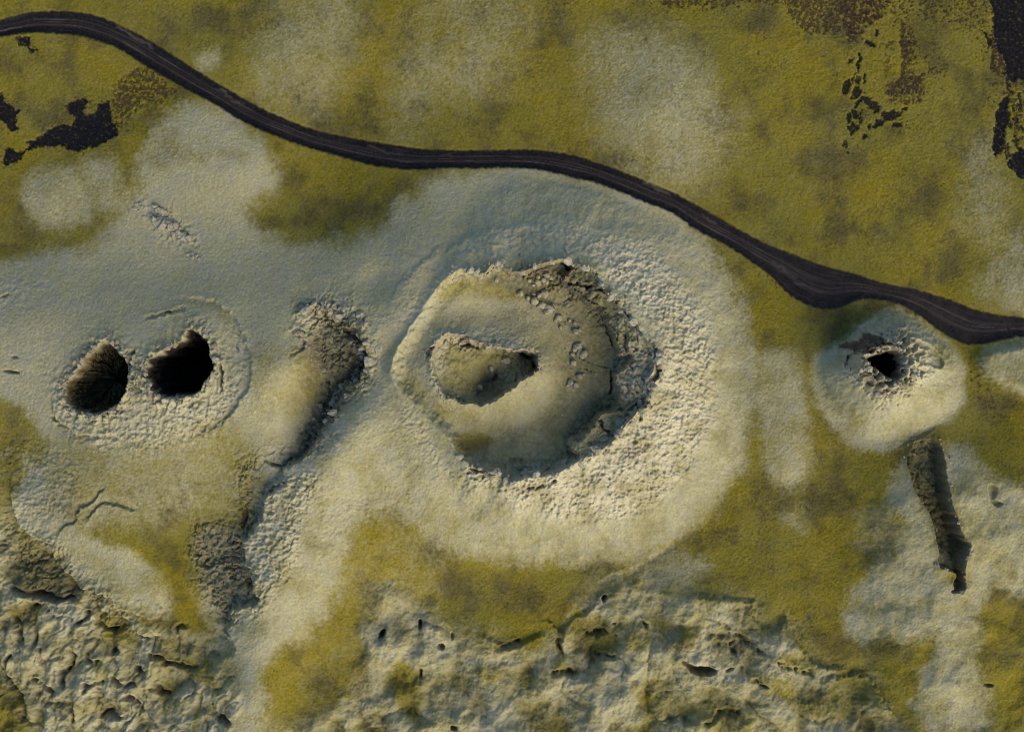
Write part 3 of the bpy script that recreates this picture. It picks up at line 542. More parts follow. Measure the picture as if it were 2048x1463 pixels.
for P, s, v_ in [(Q(K3, [(650,-60),(990,-60),(990,200),(850,190),(740,190),(660,90)]), 20, .62), (Q(K3, [(-120,-60),(650,-60),(640,20),(400,40),(280,60),(60,60),(-100,30)]), 14, .55), (Q(K3, [(100,20),(420,20),(400,130),(280,200),(120,110)]), 26, .22),
  (Q(K3, [(430,190),(560,180),(590,350),(520,370),(450,290)]), 16, .30), (Q(K3, [(1250,-60),(1880,-60),(1850,160),(1740,220),(1620,190),(1430,130),(1240,140)]), 26, .46), (Q(K3, [(850,290),(980,290),(960,470),(870,500)]), 26, .22),
  (Q(K3, [(1440,400),(1580,370),(1600,440),(1450,470)]), 16, .5), (Q(K3, [(1200,650),(1400,690),(1420,760),(1260,770),(1180,730)]), 16, .36), (Q(K3, [(1240,480),(1460,440),(1480,600),(1340,620),(1240,580)]), 12, .5), (Q(K3, [(1890,440),(2150,440),(2150,900),(2000,830),(1940,640)]), 10, .5),
  (Q(K1, [(640,560),(720,430),(820,360),(960,460),(1040,500),(960,590),(800,650),(700,780),(650,700)]), 18, .62), (Q(K1, [(480,580),(640,590),(700,800),(560,870),(400,890)]), 12, .4), (Q(K3, [(1200,180),(1440,160),(1440,420),(1230,520)]), 14, .3),
  (Q(K2, [(1150,-40),(2048,-40),(2000,80),(1500,40),(1200,60)]), 30, .26), (Q(K3, [(1300,1440),(1430,1240),(1450,1180),(1480,1190),(1420,1300),(1320,1450)]), 10, .3), (Q(K3, [(1420,1340),(1640,1340),(1640,1420),(1440,1400)]), 14, .25),
  ([(395,1065),(470,1040),(485,1180),(460,1220),(400,1200)], 16, .18), ([(1440,470),(1560,540),(1560,590),(1480,540)], 16, .30), ([(1930,690),(1960,720),(1990,790),(2020,850),(2000,850),(1950,790)], 9, .4)]:
    w, m = soft(P, s, 's'); speck[w] = np.maximum(speck[w], v_ * m)
sp = fbm(U, V, 9, 4, 151, .8)
for P, s, v_ in [([(1960,0),(2000,-40),(2060,200),(1990,260),(1955,120)], 18, .35), ([(20,150),(120,180),(250,190),(260,290),(120,330),(0,350),(-20,200)], 26, .22), ([(1680,90),(1880,50),(1860,240),(1700,290)], 26, .26)]:
    w, m = soft(P, s, 'w'); speck[w] = np.maximum(speck[w], v_ * m)
spm = sstep(-.02, .22, sp - .52 + speck * 1.15 + .18 * n25) * (speck > .01)
scor = np.maximum(scor * sstep(-.34, .10, sp + .3 * n25), .8 * spm)
sand = sand * (1 - .5 * sstep(.15, .5, rag))
crispy_done = True
mottle = sstep(.10, .40, fbm(U, V, 5.0, 3, 161, .8) + .34 * fbm(U, V, 55, 3, 163) + .16 * bn - .05) * yel
crispy(scor, Q(K6, [(955,625),(1010,590),(1080,590),(1130,540),(1230,590),(1200,630),(1110,680),(1040,650)]), 4, .75)
# rocks that show through, reddish
for P, s, v_ in [(Q(K5, ell(725,810,42,24,15)), 6, .9), (Q(K5, ell(900,850,150,16,12)), 8, .55), (Q(K5, ell(565,862,36,18,-20)), 8, .6), (Q(K8, ell(1715,90,50,60,20)), 12, .6), (Q(K8, ell(1080,285,130,16,-12)), 9, .5), (Q(K4, ell(1810,620,50,50,20)), 8, .9),
  (Q(K4, ell(1880,710,40,70,20)), 12, .7), (Q(K4, ell(1530,620,30,26,0)), 10, .5), (Q(K4, ell(620,620,46,30,-50)), 8, .5), (Q(K4, ell(460,980,80,18,20)), 7, .55), (Q(K4, ell(930,910,70,20,30)), 7, .6), (Q(K4, ell(500,730,60,110,40)), 16, .62), (Q(K4, ell(970,650,90,14,-24)), 7, .45),
  (Q(K4, ell(1370,860,30,30,0)), 10, .45), (Q(K5, ell(1880,900,36,70,0)), 12, .6), (Q(K6, ell(1170,820,120,36,32)), 8, .55), (Q(K6, [(955,625),(1010,590),(1080,590),(1130,540),(1230,590),(1200,630),(1110,680),(1040,650)]), 7, 1.3), (Q(K7, ell(1420,540,70,24,38)), 10, .55), (Q(K7, ell(1370,430,20,60,0)), 10, .4),
  (Q(K7, ell(340,450,50,16,50)), 8, .5), (Q(K5, ell(350,1250,20,60,-30)), 8, .5), (Q(K8, ell(350,910,60,20,20)), 12, .4), (Q(K7, ell(1600,30,70,30,-40)), 10, .45), (Q(K6, ell(1450,1210,50,60,0)), 10, .7), (Q(K5, ell(1180,420,90,20,-10)), 10, .6), (Q(K5, ell(860,1020,40,60,20)), 14, .5)]:
    w, m = soft(P, s, 'r'); rust[w] = np.maximum(rust[w], v_ * m * (.62 + .7 * w2x[w]))
w = window(cFI); rust[w] *= 1 - .8 * sstep(0, -5, cFI.dist(U[w], V[w]))
rust = np.clip(rust, 0, 1.3)
dark_moss_shade = np.maximum(dark_moss_shade, .20 * np.maximum(ls, lw_) * sstep(.2, -.5, lob)); dark_moss_shade = np.maximum(dark_moss_shade, .5 * lw_ * sstep(.46, .2, bil_w)); dark_moss_shade = np.maximum(dark_moss_shade, .5 * ls * gs * sstep(.3, .12, bil_s)); dark_moss_shade = dark_moss_shade * (1 - .75 * bench); interior = np.where(dr < 0, sstep(-4, -18 - 30 * sstep(1000, 880, U), dr), 0) * (1 - .5 * bench)
w, m = soft([(930,815),(1010,800),(1070,745),(1110,760),(1090,830),(1020,850),(950,845),(900,825)], 24, 'w'); interior[w] *= 1 - .7 * m  # sunlit flank of the inner cone, kept lighter in the colour
w, m = soft([(780,740),(850,620),(910,560),(930,600),(880,660),(850,760),(900,860),(840,830)], 26, 'w'); interior[w] *= 1 - .7 * m
dark_moss_shade = np.maximum(dark_moss_shade, (.13 + .34 * sstep(1010, 1150, U + .5 * (V - 740))) * interior)
w, m = soft([(960,548),(1040,545),(1080,530),(1170,540),(1220,590),(1240,640),(1190,625),(1130,590),(1060,585),(980,570)], 12, 's'); dark_moss_shade[w] = np.maximum(dark_moss_shade[w], .62 * m)
dark_mix = np.clip(dark_moss_shade * (1.1 + .9 * fbm(U, V, 9, 3, 181)), 0, 1); yel += (.8 - yel) * dark_mix; mottle = np.maximum(mottle, 1.7 * dark_mix)
# vertical pit walls and steep faces are bare rock: from the real slope
gy_, gx_ = np.gradient(z); gx_ = gx_ / np.gradient(ax)[None, :]; gy_ = gy_ / np.gradient(ay)[:, None]
slope = np.sqrt(gx_ ** 2 + gy_ ** 2)
rust = np.maximum(rust, .55 * sstep(1.3, 2.6, slope) * inframe * (.7 + .5 * w2y))
rdark = np.where(inside_road > 0, inside_road, 0)
pit_shade = np.zeros_like(z)  # shade inside the twin pits, painted into the ground colour
w = window(cPB); m = sstep(2, -8, cPB.dist(UR[w], VR[w])); yel[w] = yel[w] * (1 - m) + .5 * m; scor[w] = np.maximum(scor[w], 1.0 * m); m = sstep(1, -5, cPB.dist(UR[w], VR[w])); pit_shade[w] = m
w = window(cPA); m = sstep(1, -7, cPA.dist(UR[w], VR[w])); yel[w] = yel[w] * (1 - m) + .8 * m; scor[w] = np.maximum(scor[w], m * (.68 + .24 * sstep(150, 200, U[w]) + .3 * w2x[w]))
m = .7 * sstep(-3, -12, cPA.dist(UR[w], VR[w])) * sstep(125, 185, U[w] + (V[w] - 750) * .2); pit_shade[w] = np.maximum(pit_shade[w], m)  # left pit: eastern side painted darker, as in shade
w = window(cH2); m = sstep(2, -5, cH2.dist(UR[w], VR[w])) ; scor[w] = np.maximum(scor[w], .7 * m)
sand = np.maximum(sand, .85 * pit_shade)  # pit shade laid on with the black sand colour
# road surface: wheel tracks, pale worn streaks
tr = np.exp(-((frac - .36) / .05) ** 2) + np.exp(-((frac - .60) / .045) ** 2) + .6 * np.exp(-((frac - .48) / .03) ** 2)
stre = sstep(.1, .55, fbm(frac * 300, (U + .4 * V) * .16, 14, 3, 171))
track = rdark * np.clip(1.0 * tr * (.35 + .9 * stre) + .25 * stre + .22 * sstep(1350, 1650, U) * (.6 + .8 * n25), 0, 1)
for P, s in [(Q(K1, ell(760,200,95,9,30)), 3), (Q(K1, ell(850,250,50,7,34)), 3), (Q(K1, ell(1310,545,60,8,28)), 3), (Q(K1, ell(1380,600,40,8,26)), 3), (Q(K2, ell(260,880,110,7,10)), 3), (Q(K2, ell(640,912,60,5,0)), 3), (Q(K2, ell(1850,1100,90,9,28)), 4), (Q(K3, ell(210,1280,60,8,32)), 4), (Q(K6, ell(760,265,60,12,24)), 4), (Q(K6, ell(640,170,100,14,26)), 8)]:
    w, m = soft(P, s, 'r'); track[w] = np.maximum(track[w], rdark[w] * m * .8)

# ---------------------------------------------------------------- materials
def N(nt, t, **kw):
    n = nt.nodes.new(t)
    for k_, v_ in kw.items(): setattr(n, k_, v_)
    return n
def mixc(nt, a, b, fac, blend='MIX'):
    n = nt.nodes.new('ShaderNodeMix'); n.data_type = 'RGBA'; n.blend_type = blend
    for s_, val in ((n.inputs[0], fac), (n.inputs[6], a), (n.inputs[7], b)):
        if isinstance(val, (int, float)): s_.default_value = val
        elif isinstance(val, tuple): s_.default_value = (*val, 1)
        else: nt.links.new(val, s_)
    return n.outputs[2]
def math_(nt, op, a, b=0.0, clamp=False):
    n = nt.nodes.new('ShaderNodeMath'); n.operation = op; n.use_clamp = clamp
    for s_, val in ((n.inputs[0], a), (n.inputs[1], b)):
        if isinstance(val, (int, float)): s_.default_value = val
        else: nt.links.new(val, s_)
    return n.outputs[0]
def noise(nt, co, sc, det=3, rough=.55):
    n = nt.nodes.new('ShaderNodeTexNoise'); n.inputs['Scale'].default_value = sc; n.inputs['Detail'].default_value = det; n.inputs['Roughness'].default_value = rough
    nt.links.new(co, n.inputs['Vector']); return n.outputs['Fac']
def ramp(nt, fac, lo, hi):
    n = nt.nodes.new('ShaderNodeMapRange'); n.interpolation_type = 'SMOOTHSTEP'
    n.inputs['From Min'].default_value = lo; n.inputs['From Max'].default_value = hi; nt.links.new(fac, n.inputs['Value']); return n.outputs[0]
def terrain_material():
    m = bpy.data.materials.new('mossy_ground'); m.use_nodes = True; nt = m.node_tree; nt.nodes.clear()
    out = N(nt, 'ShaderNodeOutputMaterial'); bs = N(nt, 'ShaderNodeBsdfPrincipled'); nt.links.new(bs.outputs[0], out.inputs[0])
    a1 = N(nt, 'ShaderNodeAttribute', attribute_name='cover'); a2 = N(nt, 'ShaderNodeAttribute', attribute_name='bare')
    s1 = N(nt, 'ShaderNodeSeparateColor'); s2 = N(nt, 'ShaderNodeSeparateColor')
    nt.links.new(a1.outputs['Color'], s1.inputs[0]); nt.links.new(a2.outputs['Color'], s2.inputs[0])
    YE, BR, OL, MO = s1.outputs[0], s1.outputs[1], s1.outputs[2], a1.outputs['Alpha']
    SA, SC, RU, TR = s2.outputs[0], s2.outputs[1], s2.outputs[2], a2.outputs['Alpha']
    co = N(nt, 'ShaderNodeNewGeometry').outputs['Position']
    nf = noise(nt, co, 2.1, 4, .75); nm = noise(nt, co, 1.3, 4, .6); nb = noise(nt, co, .22, 4, .6)
    pale = mixc(nt, PALE_A, PALE_B, ramp(nt, nm, .35, .65)); pale = mixc(nt, pale, PALE_C, ramp(nt, nb, .40, .66))
    yl = mixc(nt, YEL_A, YEL_B, ramp(nt, nm, .35, .65))
    yl = mixc(nt, yl, YEL_O, OL); yl = mixc(nt, yl, YEL_BR, BR)
    yl = mixc(nt, yl, (.048, .053, .026), math_(nt, 'MULTIPLY', MO, .68))
    yj = math_(nt, 'ADD', YE, math_(nt, 'MULTIPLY', math_(nt, 'SUBTRACT', nf, .5), .22), True)
    a3 = N(nt, 'ShaderNodeAttribute', attribute_name='lit_crust')
    pale = mixc(nt, pale, (.56, .56, .46), math_(nt, 'MULTIPLY', a3.outputs['Fac'], .75))  # brightness of sunlit crust mixed into the pale moss colour
    c = mixc(nt, pale, yl, yj)
    rk = mixc(nt, (.14, .095, .08), (.24, .19, .175), ramp(nt, nm, .4, .62))
    c = mixc(nt, c, rk, math_(nt, 'MULTIPLY', RU, .85, True))
    sc = mixc(nt, (.030, .020, .014), (.060, .040, .027), ramp(nt, nm, .4, .62)); c = mixc(nt, c, sc, SC)
    sd = mixc(nt, (.0062, .0076, .0115), (.017, .0160, .0195), ramp(nt, nm, .4, .7)); c = mixc(nt, c, sd, SA)
    c = mixc(nt, c, (.095, .082, .082), math_(nt, 'MULTIPLY', TR, .8))
    g = math_(nt, 'ADD', .52, math_(nt, 'MULTIPLY', nf, .96))
    cc = N(nt, 'ShaderNodeCombineColor'); [nt.links.new(g, cc.inputs[i]) for i in range(3)]
    c = mixc(nt, c, cc.outputs[0], 1.0, 'MULTIPLY')
    nt.links.new(c, bs.inputs['Base Color']); bs.inputs['Roughness'].default_value = .95
    if 'Specular IOR Level' in bs.inputs: bs.inputs['Specular IOR Level'].default_value = .15
    b = N(nt, 'ShaderNodeBump'); b.inputs['Strength'].default_value = .9; b.inputs['Distance'].default_value = .14
    nt.links.new(noise(nt, co, 3.6, 3, .65), b.inputs['Height']); nt.links.new(b.outputs[0], bs.inputs['Normal'])
    return m
PALE_A, PALE_B, PALE_C = (.325, .340, .220), (.410, .405, .268), (.345, .360, .275)
YEL_A, YEL_B, YEL_O, YEL_BR = (.166, .146, .008), (.216, .186, .013), (.150, .150, .028), (.082, .072, .020)
MT = terrain_material()
def rock_material(name, a, b, mossy):
    m = bpy.data.materials.new(name); m.use_nodes = True; nt = m.node_tree; bs = nt.nodes['Principled BSDF']
    co = N(nt, 'ShaderNodeNewGeometry'); n1 = noise(nt, co.outputs['Position'], 2.2, 4, .6)
    c = mixc(nt, a, b, ramp(nt, n1, .4, .62))
    sp_ = N(nt, 'ShaderNodeSeparateXYZ'); nt.links.new(co.outputs['Normal'], sp_.inputs[0])
    c = mixc(nt, c, mossy, math_(nt, 'MULTIPLY', ramp(nt, sp_.outputs[2], .35, .8), ramp(nt, noise(nt, co.outputs['Position'], 1.1, 3), .30, .5)))
    nt.links.new(c, bs.inputs['Base Color']); bs.inputs['Roughness'].default_value = .93
    b = N(nt, 'ShaderNodeBump'); b.inputs['Strength'].default_value = .8; b.inputs['Distance'].default_value = .1
    nt.links.new(noise(nt, co.outputs['Position'], 5, 3), b.inputs['Height']); nt.links.new(b.outputs[0], bs.inputs['Normal'])
    return m
M_BOULDER = rock_material('mossy_boulder', (.22, .20, .16), (.30, .28, .22), (.33, .34, .25))
M_PALE = rock_material('crusted_rock', (.19, .17, .155), (.28, .26, .24), (.34, .35, .27))
M_BROWN = rock_material('scoria_rock', (.12, .085, .07), (.21, .17, .15), (.26, .25, .19))

M_DARK = rock_material('dark_scoria', (.035, .028, .022), (.07, .055, .045), (.06, .062, .030))

# ---------------------------------------------------------------- split the sheet into the things of the place
fu = ((U[:-1, :-1] + U[1:, 1:]) * .5); fv = ((V[:-1, :-1] + V[1:, 1:]) * .5)
def fc(A): return (A[:-1, :-1] + A[1:, 1:]) * .5
ids = np.zeros(fu.shape, np.int32)        # 0 = ground
PIECES = ['ground']
def claim(name, mask):
    PIECES.append(name); ids[mask] = len(PIECES) - 1; return len(PIECES) - 1
def inside(c, uu, vv, off=0):
    ok = (uu > c.x0) & (uu < c.x1) & (vv > c.y0) & (vv < c.y1)
    return ok & (c.dist(uu, vv) < off)
fus, fvs, fur, fvr = fc(US), fc(VS), fc(UR), fc(VR)
p_lava_s = claim('lava_field', inside(cLS, fus, fvs, 4)); p_lava_w = claim('lava_field', inside(cLW, fus, fvs, 3))
cHW = Curve([(-10,620),(30,560),(130,520),(260,500),(400,540),(480,600),(500,680),(505,780),(470,850),(400,900),(330,960),(240,990),(130,985),(70,930),(60,850),(10,790),(-10,700)], True, 40, 3)
cCC = Curve([(500,720),(520,650),(590,600),(660,590),(740,630),(765,690),(740,760),(700,820),(660,880),(610,940),(540,930),(505,860),(490,790)], True, 40, 3)
cRG = Curve([(640,930),(720,860),(780,900),(800,1000),(750,1060),(710,1150),(640,1240),(560,1330),(540,1440),(440,1440),(445,1300),(440,1210),(478,1120),(500,1030),(560,960)], True, 40, 3)
p_rg = claim('ridge', inside(cRG, fus, fvs))
p_hill = claim('twin_slope', inside(cHW, fus, fvs))
p_cc = claim('c_bowl', inside(cCC, fus, fvs))
in_base = inside(cBASE, fus * .5 + fu * .5, fvs * .5 + fv * .5) & (fu > 690 + 60 * (fv > 820)); p_slope = claim('m_slope', in_base)
fdr = cRIM.dist(fur, fvr); fdl = cLIP.dist(fur, fvr)
p_rim = claim('m_rim', (np.abs(fdr - 2) < 13) & inside(cRIM, fu, fv, 60))
p_floor = claim('m_floor', inside(cRIM, fur, fvr, -10))
p_icone = claim('i_cone', inside(cLIP, fus, fvs, 30) & (fdr < -14)); p_ipit = claim('i_pit', inside(cLIP, fur, fvr))
p_ra = claim('a_rim', inside(cPA, fur, fvr, 14)); p_rb = claim('b_rim', inside(cPB, fur, fvr, 14))
p_pa = claim('a_pit', inside(cPA, fur, fvr, -1)); p_pb = claim('b_pit', inside(cPB, fur, fvr, -1))
p_s2 = claim('s_slope', inside(cC2, fc(UF), fc(VF), 2)); p_r2 = claim('s_rim', inside(cH2, fc(U + 3 * w2x), fc(V + 3 * w2y), 34) & inside(cC2, fu, fv)); p_p2 = claim('s_pit', inside(cH2, fc(U + 3 * w2x), fc(V + 3 * w2y), 0))
p_eh = claim('e_hill', inside(cEH, fc(UF), fc(VF), 6)); p_fi = claim('fissure', inside(cFI, fur, fvr, 1))
for c_, uu_, vv_, off_ in ((cPA, U + 6 * w1x + 1.5 * w2x, V + 6 * w1y + 1.5 * w2y, -7), (cPB, U + 6 * w1x + 1.5 * w2x, V + 6 * w1y + 1.5 * w2y, -7), (cH2, U + 3 * w2x, V + 3 * w2y, -6)):
    ids[inside(c_, fc(uu_), fc(vv_), off_)] = -1          # the shaft meshes below take over here
p_sand = claim('black_sand', (fc(np.maximum(sand, scor)) > .5) & (fu > -30) & (fu < W + 300) & (fv > -300) & (fv < 620) & (fv < 420) & (ids == 0))
rd = fc(wr) < 0; rd &= (fu > -235) & (fu < 2285) & (fv > -235)
p_road = claim('road', rd)

col = scene.collection
zz = z * S
Xw, Yw = XP * S, -YP * S
z = z * ZK
z = z - 2.6 * np.maximum(sand * (1 - rdark), .6 * np.clip(scor, 0, 1) * (V < 560)) * inframe
zz = z * S
co_all = np.stack([Xw, Yw, zz], -1).reshape(-1, 3).astype(f32)
# smooth normals of the whole sheet, so that no seam shows between its pieces
gyy, gxx = np.gradient(z); gxx = gxx / np.gradient(ax)[None, :]; gyy = gyy / np.gradient(ay)[:, None]
nrm = np.stack([-gxx, gyy, np.ones_like(z)], -1).reshape(-1, 3); nrm /= np.linalg.norm(nrm, axis=1)[:, None]
cov = np.stack([yel, brown, olive, mottle], -1).reshape(-1, 4).astype(f32)
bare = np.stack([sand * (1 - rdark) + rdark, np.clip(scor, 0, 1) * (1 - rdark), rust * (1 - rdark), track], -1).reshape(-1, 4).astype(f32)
lit_crust = (np.clip(crust * (.75 + .8 * (.5 - wa1) + .5 * w1x), 0, 1) * np.clip(sstep(900, 1200, U) + .6, 0, 1)).astype(f32).ravel()  # crusted moss, painted brighter towards the sunlit east flank
gi = np.arange(NX * NY, dtype=np.int32).reshape(NY, NX)
quads = np.stack([gi[:-1, :-1], gi[1:, :-1], gi[1:, 1:], gi[:-1, 1:]], -1)
def piece(pid, name, parent=None, origin=(0, 0, 0)):
    q = quads[ids == pid]
    vid, inv = np.unique(q.ravel(), return_inverse=True); nq = len(q)
    me = bpy.data.meshes.new(name); me.vertices.add(len(vid)); me.loops.add(nq * 4); me.polygons.add(nq)
    me.vertices.foreach_set('co', (co_all[vid] - np.array(origin, f32)).ravel())
    me.loops.foreach_set('vertex_index', inv.astype(np.int32).ravel())
    me.polygons.foreach_set('loop_start', np.arange(0, nq * 4, 4, dtype=np.int32))
    me.polygons.foreach_set('use_smooth', np.ones(nq, bool))
    for nm_, A in (('cover', cov), ('bare', bare)):
        at = me.attributes.new(nm_, 'FLOAT_COLOR', 'POINT'); at.data.foreach_set('color', A[vid].ravel())
    at = me.attributes.new('lit_crust', 'FLOAT', 'POINT'); at.data.foreach_set('value', lit_crust[vid])
    me.update(calc_edges=True); me.validate()
    me.normals_split_custom_set_from_vertices(nrm[vid])
    me.materials.append(MT)
    o = bpy.data.objects.new(name, me); col.objects.link(o)
    if parent: o.parent = parent
    else: o.location = origin
    return o
def tag(o, label=None, cat=None, group=None, kind=None):
    for k_, v_ in (('label', label), ('category', cat), ('group', group), ('kind', kind)):
        if v_: o[k_] = v_
def height_at(u, v):
    """world point on the ground that the photo shows at pixel (u, v)"""
    x, y = u - W / 2, v - H / 2
    for _ in range(4):
        i = int(np.clip(np.searchsorted(ay, y + H / 2), 0, NY - 1)); j = int(np.clip(np.searchsorted(ax, x + W / 2), 0, NX - 1))
        h = z[i, j]; x, y = (u - W / 2) * (HC - h) / HC, (v - H / 2) * (HC - h) / HC
    return Vector((x * S, -y * S, float(h) * S))
def root(name, u, v, label, cat, group=None):
    o = bpy.data.objects.new(name, None); o.empty_display_size = 2; col.objects.link(o)
    o.location = height_at(u, v); tag(o, label, cat, group); return o
def under(r, *pairs):
    for pid, nm_ in pairs: piece(pid, nm_, r, tuple(r.location))
g = piece(0, 'ground'); tag(g, 'rolling open ground under olive yellow and grey moss', 'ground', kind='structure')
g = piece(p_road, 'road'); tag(g, 'winding black gravel road crossing the moss from upper left to right edge', 'road', kind='structure')
g = piece(p_sand, 'black_sand'); tag(g, 'bare black sand and brown cinders showing through torn moss', 'sand', kind='structure')
g = piece(p_lava_s, 'lava_field'); tag(g, 'lumpy mossy lava field along the bottom edge south of the large crater', 'lava field', kind='structure')
g = piece(p_lava_w, 'lava_field'); tag(g, 'creased mossy lava field in the lower left corner', 'lava field', kind='structure')
g = piece(p_rg, 'ridge'); tag(g, 'long pale moss ridge with a broken west edge running down from the craters', 'ridge', kind='structure')
g = piece(p_eh, 'hill'); tag(g, 'small rounded pale hillock below the road at the right edge', 'hill', kind='structure')
GC = 'volcanic craters of the row'
main = root('crater', 1300, 960, 'largest crater, round with a broad pale flank and a second cone inside', 'crater', GC)
under(main, (p_slope, 'outer_slope'), (p_rim, 'rim'), (p_floor, 'crater_floor'))
inner = root('crater', 870, 760, 'small teardrop shaped crater cone standing inside the largest crater', 'crater', GC)
under(inner, (p_icone, 'outer_slope'), (p_ipit, 'pit'))
cc_ = root('crater', 560, 800, 'half open mossy crater bowl between the large crater and the twin pits', 'crater', GC)
under(cc_, (p_cc, 'bowl'))
twin = piece(p_hill, 'hill'); tag(twin, 'broad pale mound at the left that carries the two dark pits', 'hill', kind='structure')
pa = root('crater', 180, 850, 'left of the twin pits, with a dim brown green floor', 'crater', GC); under(pa, (p_ra, 'rim'), (p_pa, 'lip'))
pb = root('crater', 360, 815, 'right of the twin pits, oval and pitch black inside', 'crater', GC); under(pb, (p_rb, 'rim'), (p_pb, 'lip'))
sc_ = root('crater', 1770, 880, 'small steep cone with a craggy black hole, just below the road at right', 'crater', GC)
under(sc_, (p_s2, 'outer_slope'), (p_r2, 'rim'), (p_p2, 'lip'))
fi = piece(p_fi, 'fissure'); tag(fi, 'long narrow collapsed trench with dark walls below the small cone at right', 'fissure')

# ---------------------------------------------------------------- boulders and rocks
def rock_mesh(seed, sub=2, flat=.75, amp=.34):
    import bmesh
    bm = bmesh.new(); bmesh.ops.create_icosphere(bm, subdivisions=sub, radius=1.0)
    r = random.Random(seed); off = [r.uniform(0, 100) for _ in range(3)]
    from mathutils import noise as mn
    for v_ in bm.verts:
        n1 = mn.noise(v_.co * 1.1 + Vector(off)); n2 = mn.noise(v_.co * 2.7 + Vector(off))
        v_.co *= 1 + amp * n1 * 1.4 + amp * .5 * n2; v_.co.z *= flat
    for f in bm.faces: f.smooth = sub > 2
    me = bpy.data.meshes.new('rock'); bm.to_mesh(me); bm.free(); return me
ROCKS = {}
for key, mat in (('b', M_BOULDER), ('p', M_PALE), ('r', M_BROWN), ('d', M_DARK)):
    ROCKS[key] = []
    for i in range(6):
        me = rock_mesh(i * 7 + ord(key), 3 if key == 'b' else 2, .85, .42 if key == 'b' else .5); me.materials.append(mat); ROCKS[key].append(me)
rnd = random.Random(5)
def put_rock(name, u, v, r, key, parent=None, sink=.25, squash=None):
    o = bpy.data.objects.new(name, rnd.choice(ROCKS[key])); col.objects.link(o)
    p = height_at(u, v); rr = r * S
    o.scale = (rr * rnd.uniform(.85, 1.2), rr * rnd.uniform(.75, 1.05), rr * (squash or rnd.uniform(.75, 1.0)))
    o.rotation_euler = (rnd.uniform(-.25, .25), rnd.uniform(-.25, .25), rnd.uniform(0, 6.28))
    o.location = p + Vector((0, 0, rr * (.62 - sink)))
    if parent: o.location -= parent.location; o.parent = parent
    return o
B1 = [(1110,470,10),(1155,485,19),(1190,470,14),(1235,455,13),(1285,445,11),(1205,440,12),(1160,450,12),(1210,482,10),(1128,497,10),(1300,462,8)]
B2 = [(1100,575,16),(1135,592,22),(1165,558,14),(1197,550,18),(1180,615,17),(1225,635,24),(1208,657,14),(1252,622,12),(1132,552,9)]
B3 = [(1280,690,17),(1263,704,10),(1290,745,10),(1342,705,8),(1380,770,16),(1402,760,10),(1375,722,9)]
B4 = [(1390,855,16),(1373,872,13),(1365,950,17),(1415,905,22),(1400,875,11),(1360,905,12)]
B5 = [(1400,1030,15),(1350,1065,14),(1380,1082,15),(1422,1020,8),(1334,1082,8)]
MAINC = 'the largest crater'
def boulders(lst, off, labels, group):
    for (x, y, r), lab in zip(lst, labels):
        (u, v), = Q(off, [(x, y)]); o = put_rock('boulder', u, v, r / 2.9257 * 1.3, 'b', None, .12); tag(o, lab, 'boulder', group)
boulders(B1, K5, ['leftmost mossy boulder under the north cliff of the largest crater', 'biggest boulder of the dark cluster under the north cliff', 'boulder touching the right side of the biggest one under the north cliff',
  'round boulder at the right of the cluster under the north cliff', 'rightmost larger boulder under the north cliff, close to the ledge', 'topmost middle boulder of the cluster under the north cliff', 'boulder just above the biggest one under the north cliff',
  'small boulder below the middle of the north cliff cluster', 'small boulder at the lower left foot of the biggest one under the north cliff', 'tiny stone at the far right end of the north cliff cluster'], 'boulders under the north cliff')
boulders(B2, K5, ['leftmost boulder of the knot below the north cliff cluster', 'large boulder at the lower left of the upper knot', 'boulder in the middle of the upper knot, between two larger ones', 'tall rounded boulder at the upper right of the knot', 'boulder just below the middle of the upper knot',
  'largest boulder at the lower right end of the upper knot', 'boulder at the bottom of the upper knot', 'rightmost small boulder of the upper knot', 'small boulder at the top left of the upper knot'], 'boulders of the upper knot')
boulders(B3, K5, ['first boulder down the moat below the upper knot', 'small stone leaning on the first boulder of the moat line', 'small lone stone in the moat halfway between the two boulder groups', 'tiny stone right of the moat line, on the green floor', 'boulder at the top of the middle moat group',
  'small stone touching the right of the middle moat boulder', 'tiny stone just above the middle moat boulder'], 'boulders down the moat')
boulders(B4, K5, ['upper left boulder of the group right of the inner cone', 'smaller stone tucked under the upper left boulder right of the inner cone', 'lowest boulder of the group right of the inner cone', 'largest boulder of the group right of the inner cone',
  'stone between the upper left and the largest boulder right of the inner cone', 'small stone at the left edge of the group right of the inner cone'], 'boulders right of the inner cone')
boulders(B5, K5, ['upper right boulder of the lowest group on the moat floor', 'left boulder of the lowest pair on the moat floor', 'right boulder of the lowest pair on the moat floor', 'tiny stone at the right edge of the lowest moat group', 'tiny stone at the far left of the lowest moat group'], 'boulders low on the moat floor')
for x, y, r, lab in [(965,940,20,'largest rock lying in the pit of the inner cone'), (820,1092,15,'rounded rock at the lower left floor of the inner cone pit'), (885,985,14,'angular rock left of the big rock in the inner cone pit'),
   (1832,1092,19,'pale rock in the dark gap at the east rim of the largest crater'), (1878,1022,14,'small rock outside the east rim, just above the pale rock in the gap'), (1055,545,13,'lone small stone on the mossy north floor of the largest crater'), (915,468,12,'half buried stone on the yellow shelf under the north west rim'),
   (620,832,10,'tiny stone on the left lip of the inner cone')]:
    (u, v), = Q(K5, [(x, y)]); o = put_rock('boulder', u, v, r / 2.9257 * 1.3, 'b', None, .12); tag(o, lab, 'boulder')
from mathutils import noise as mno
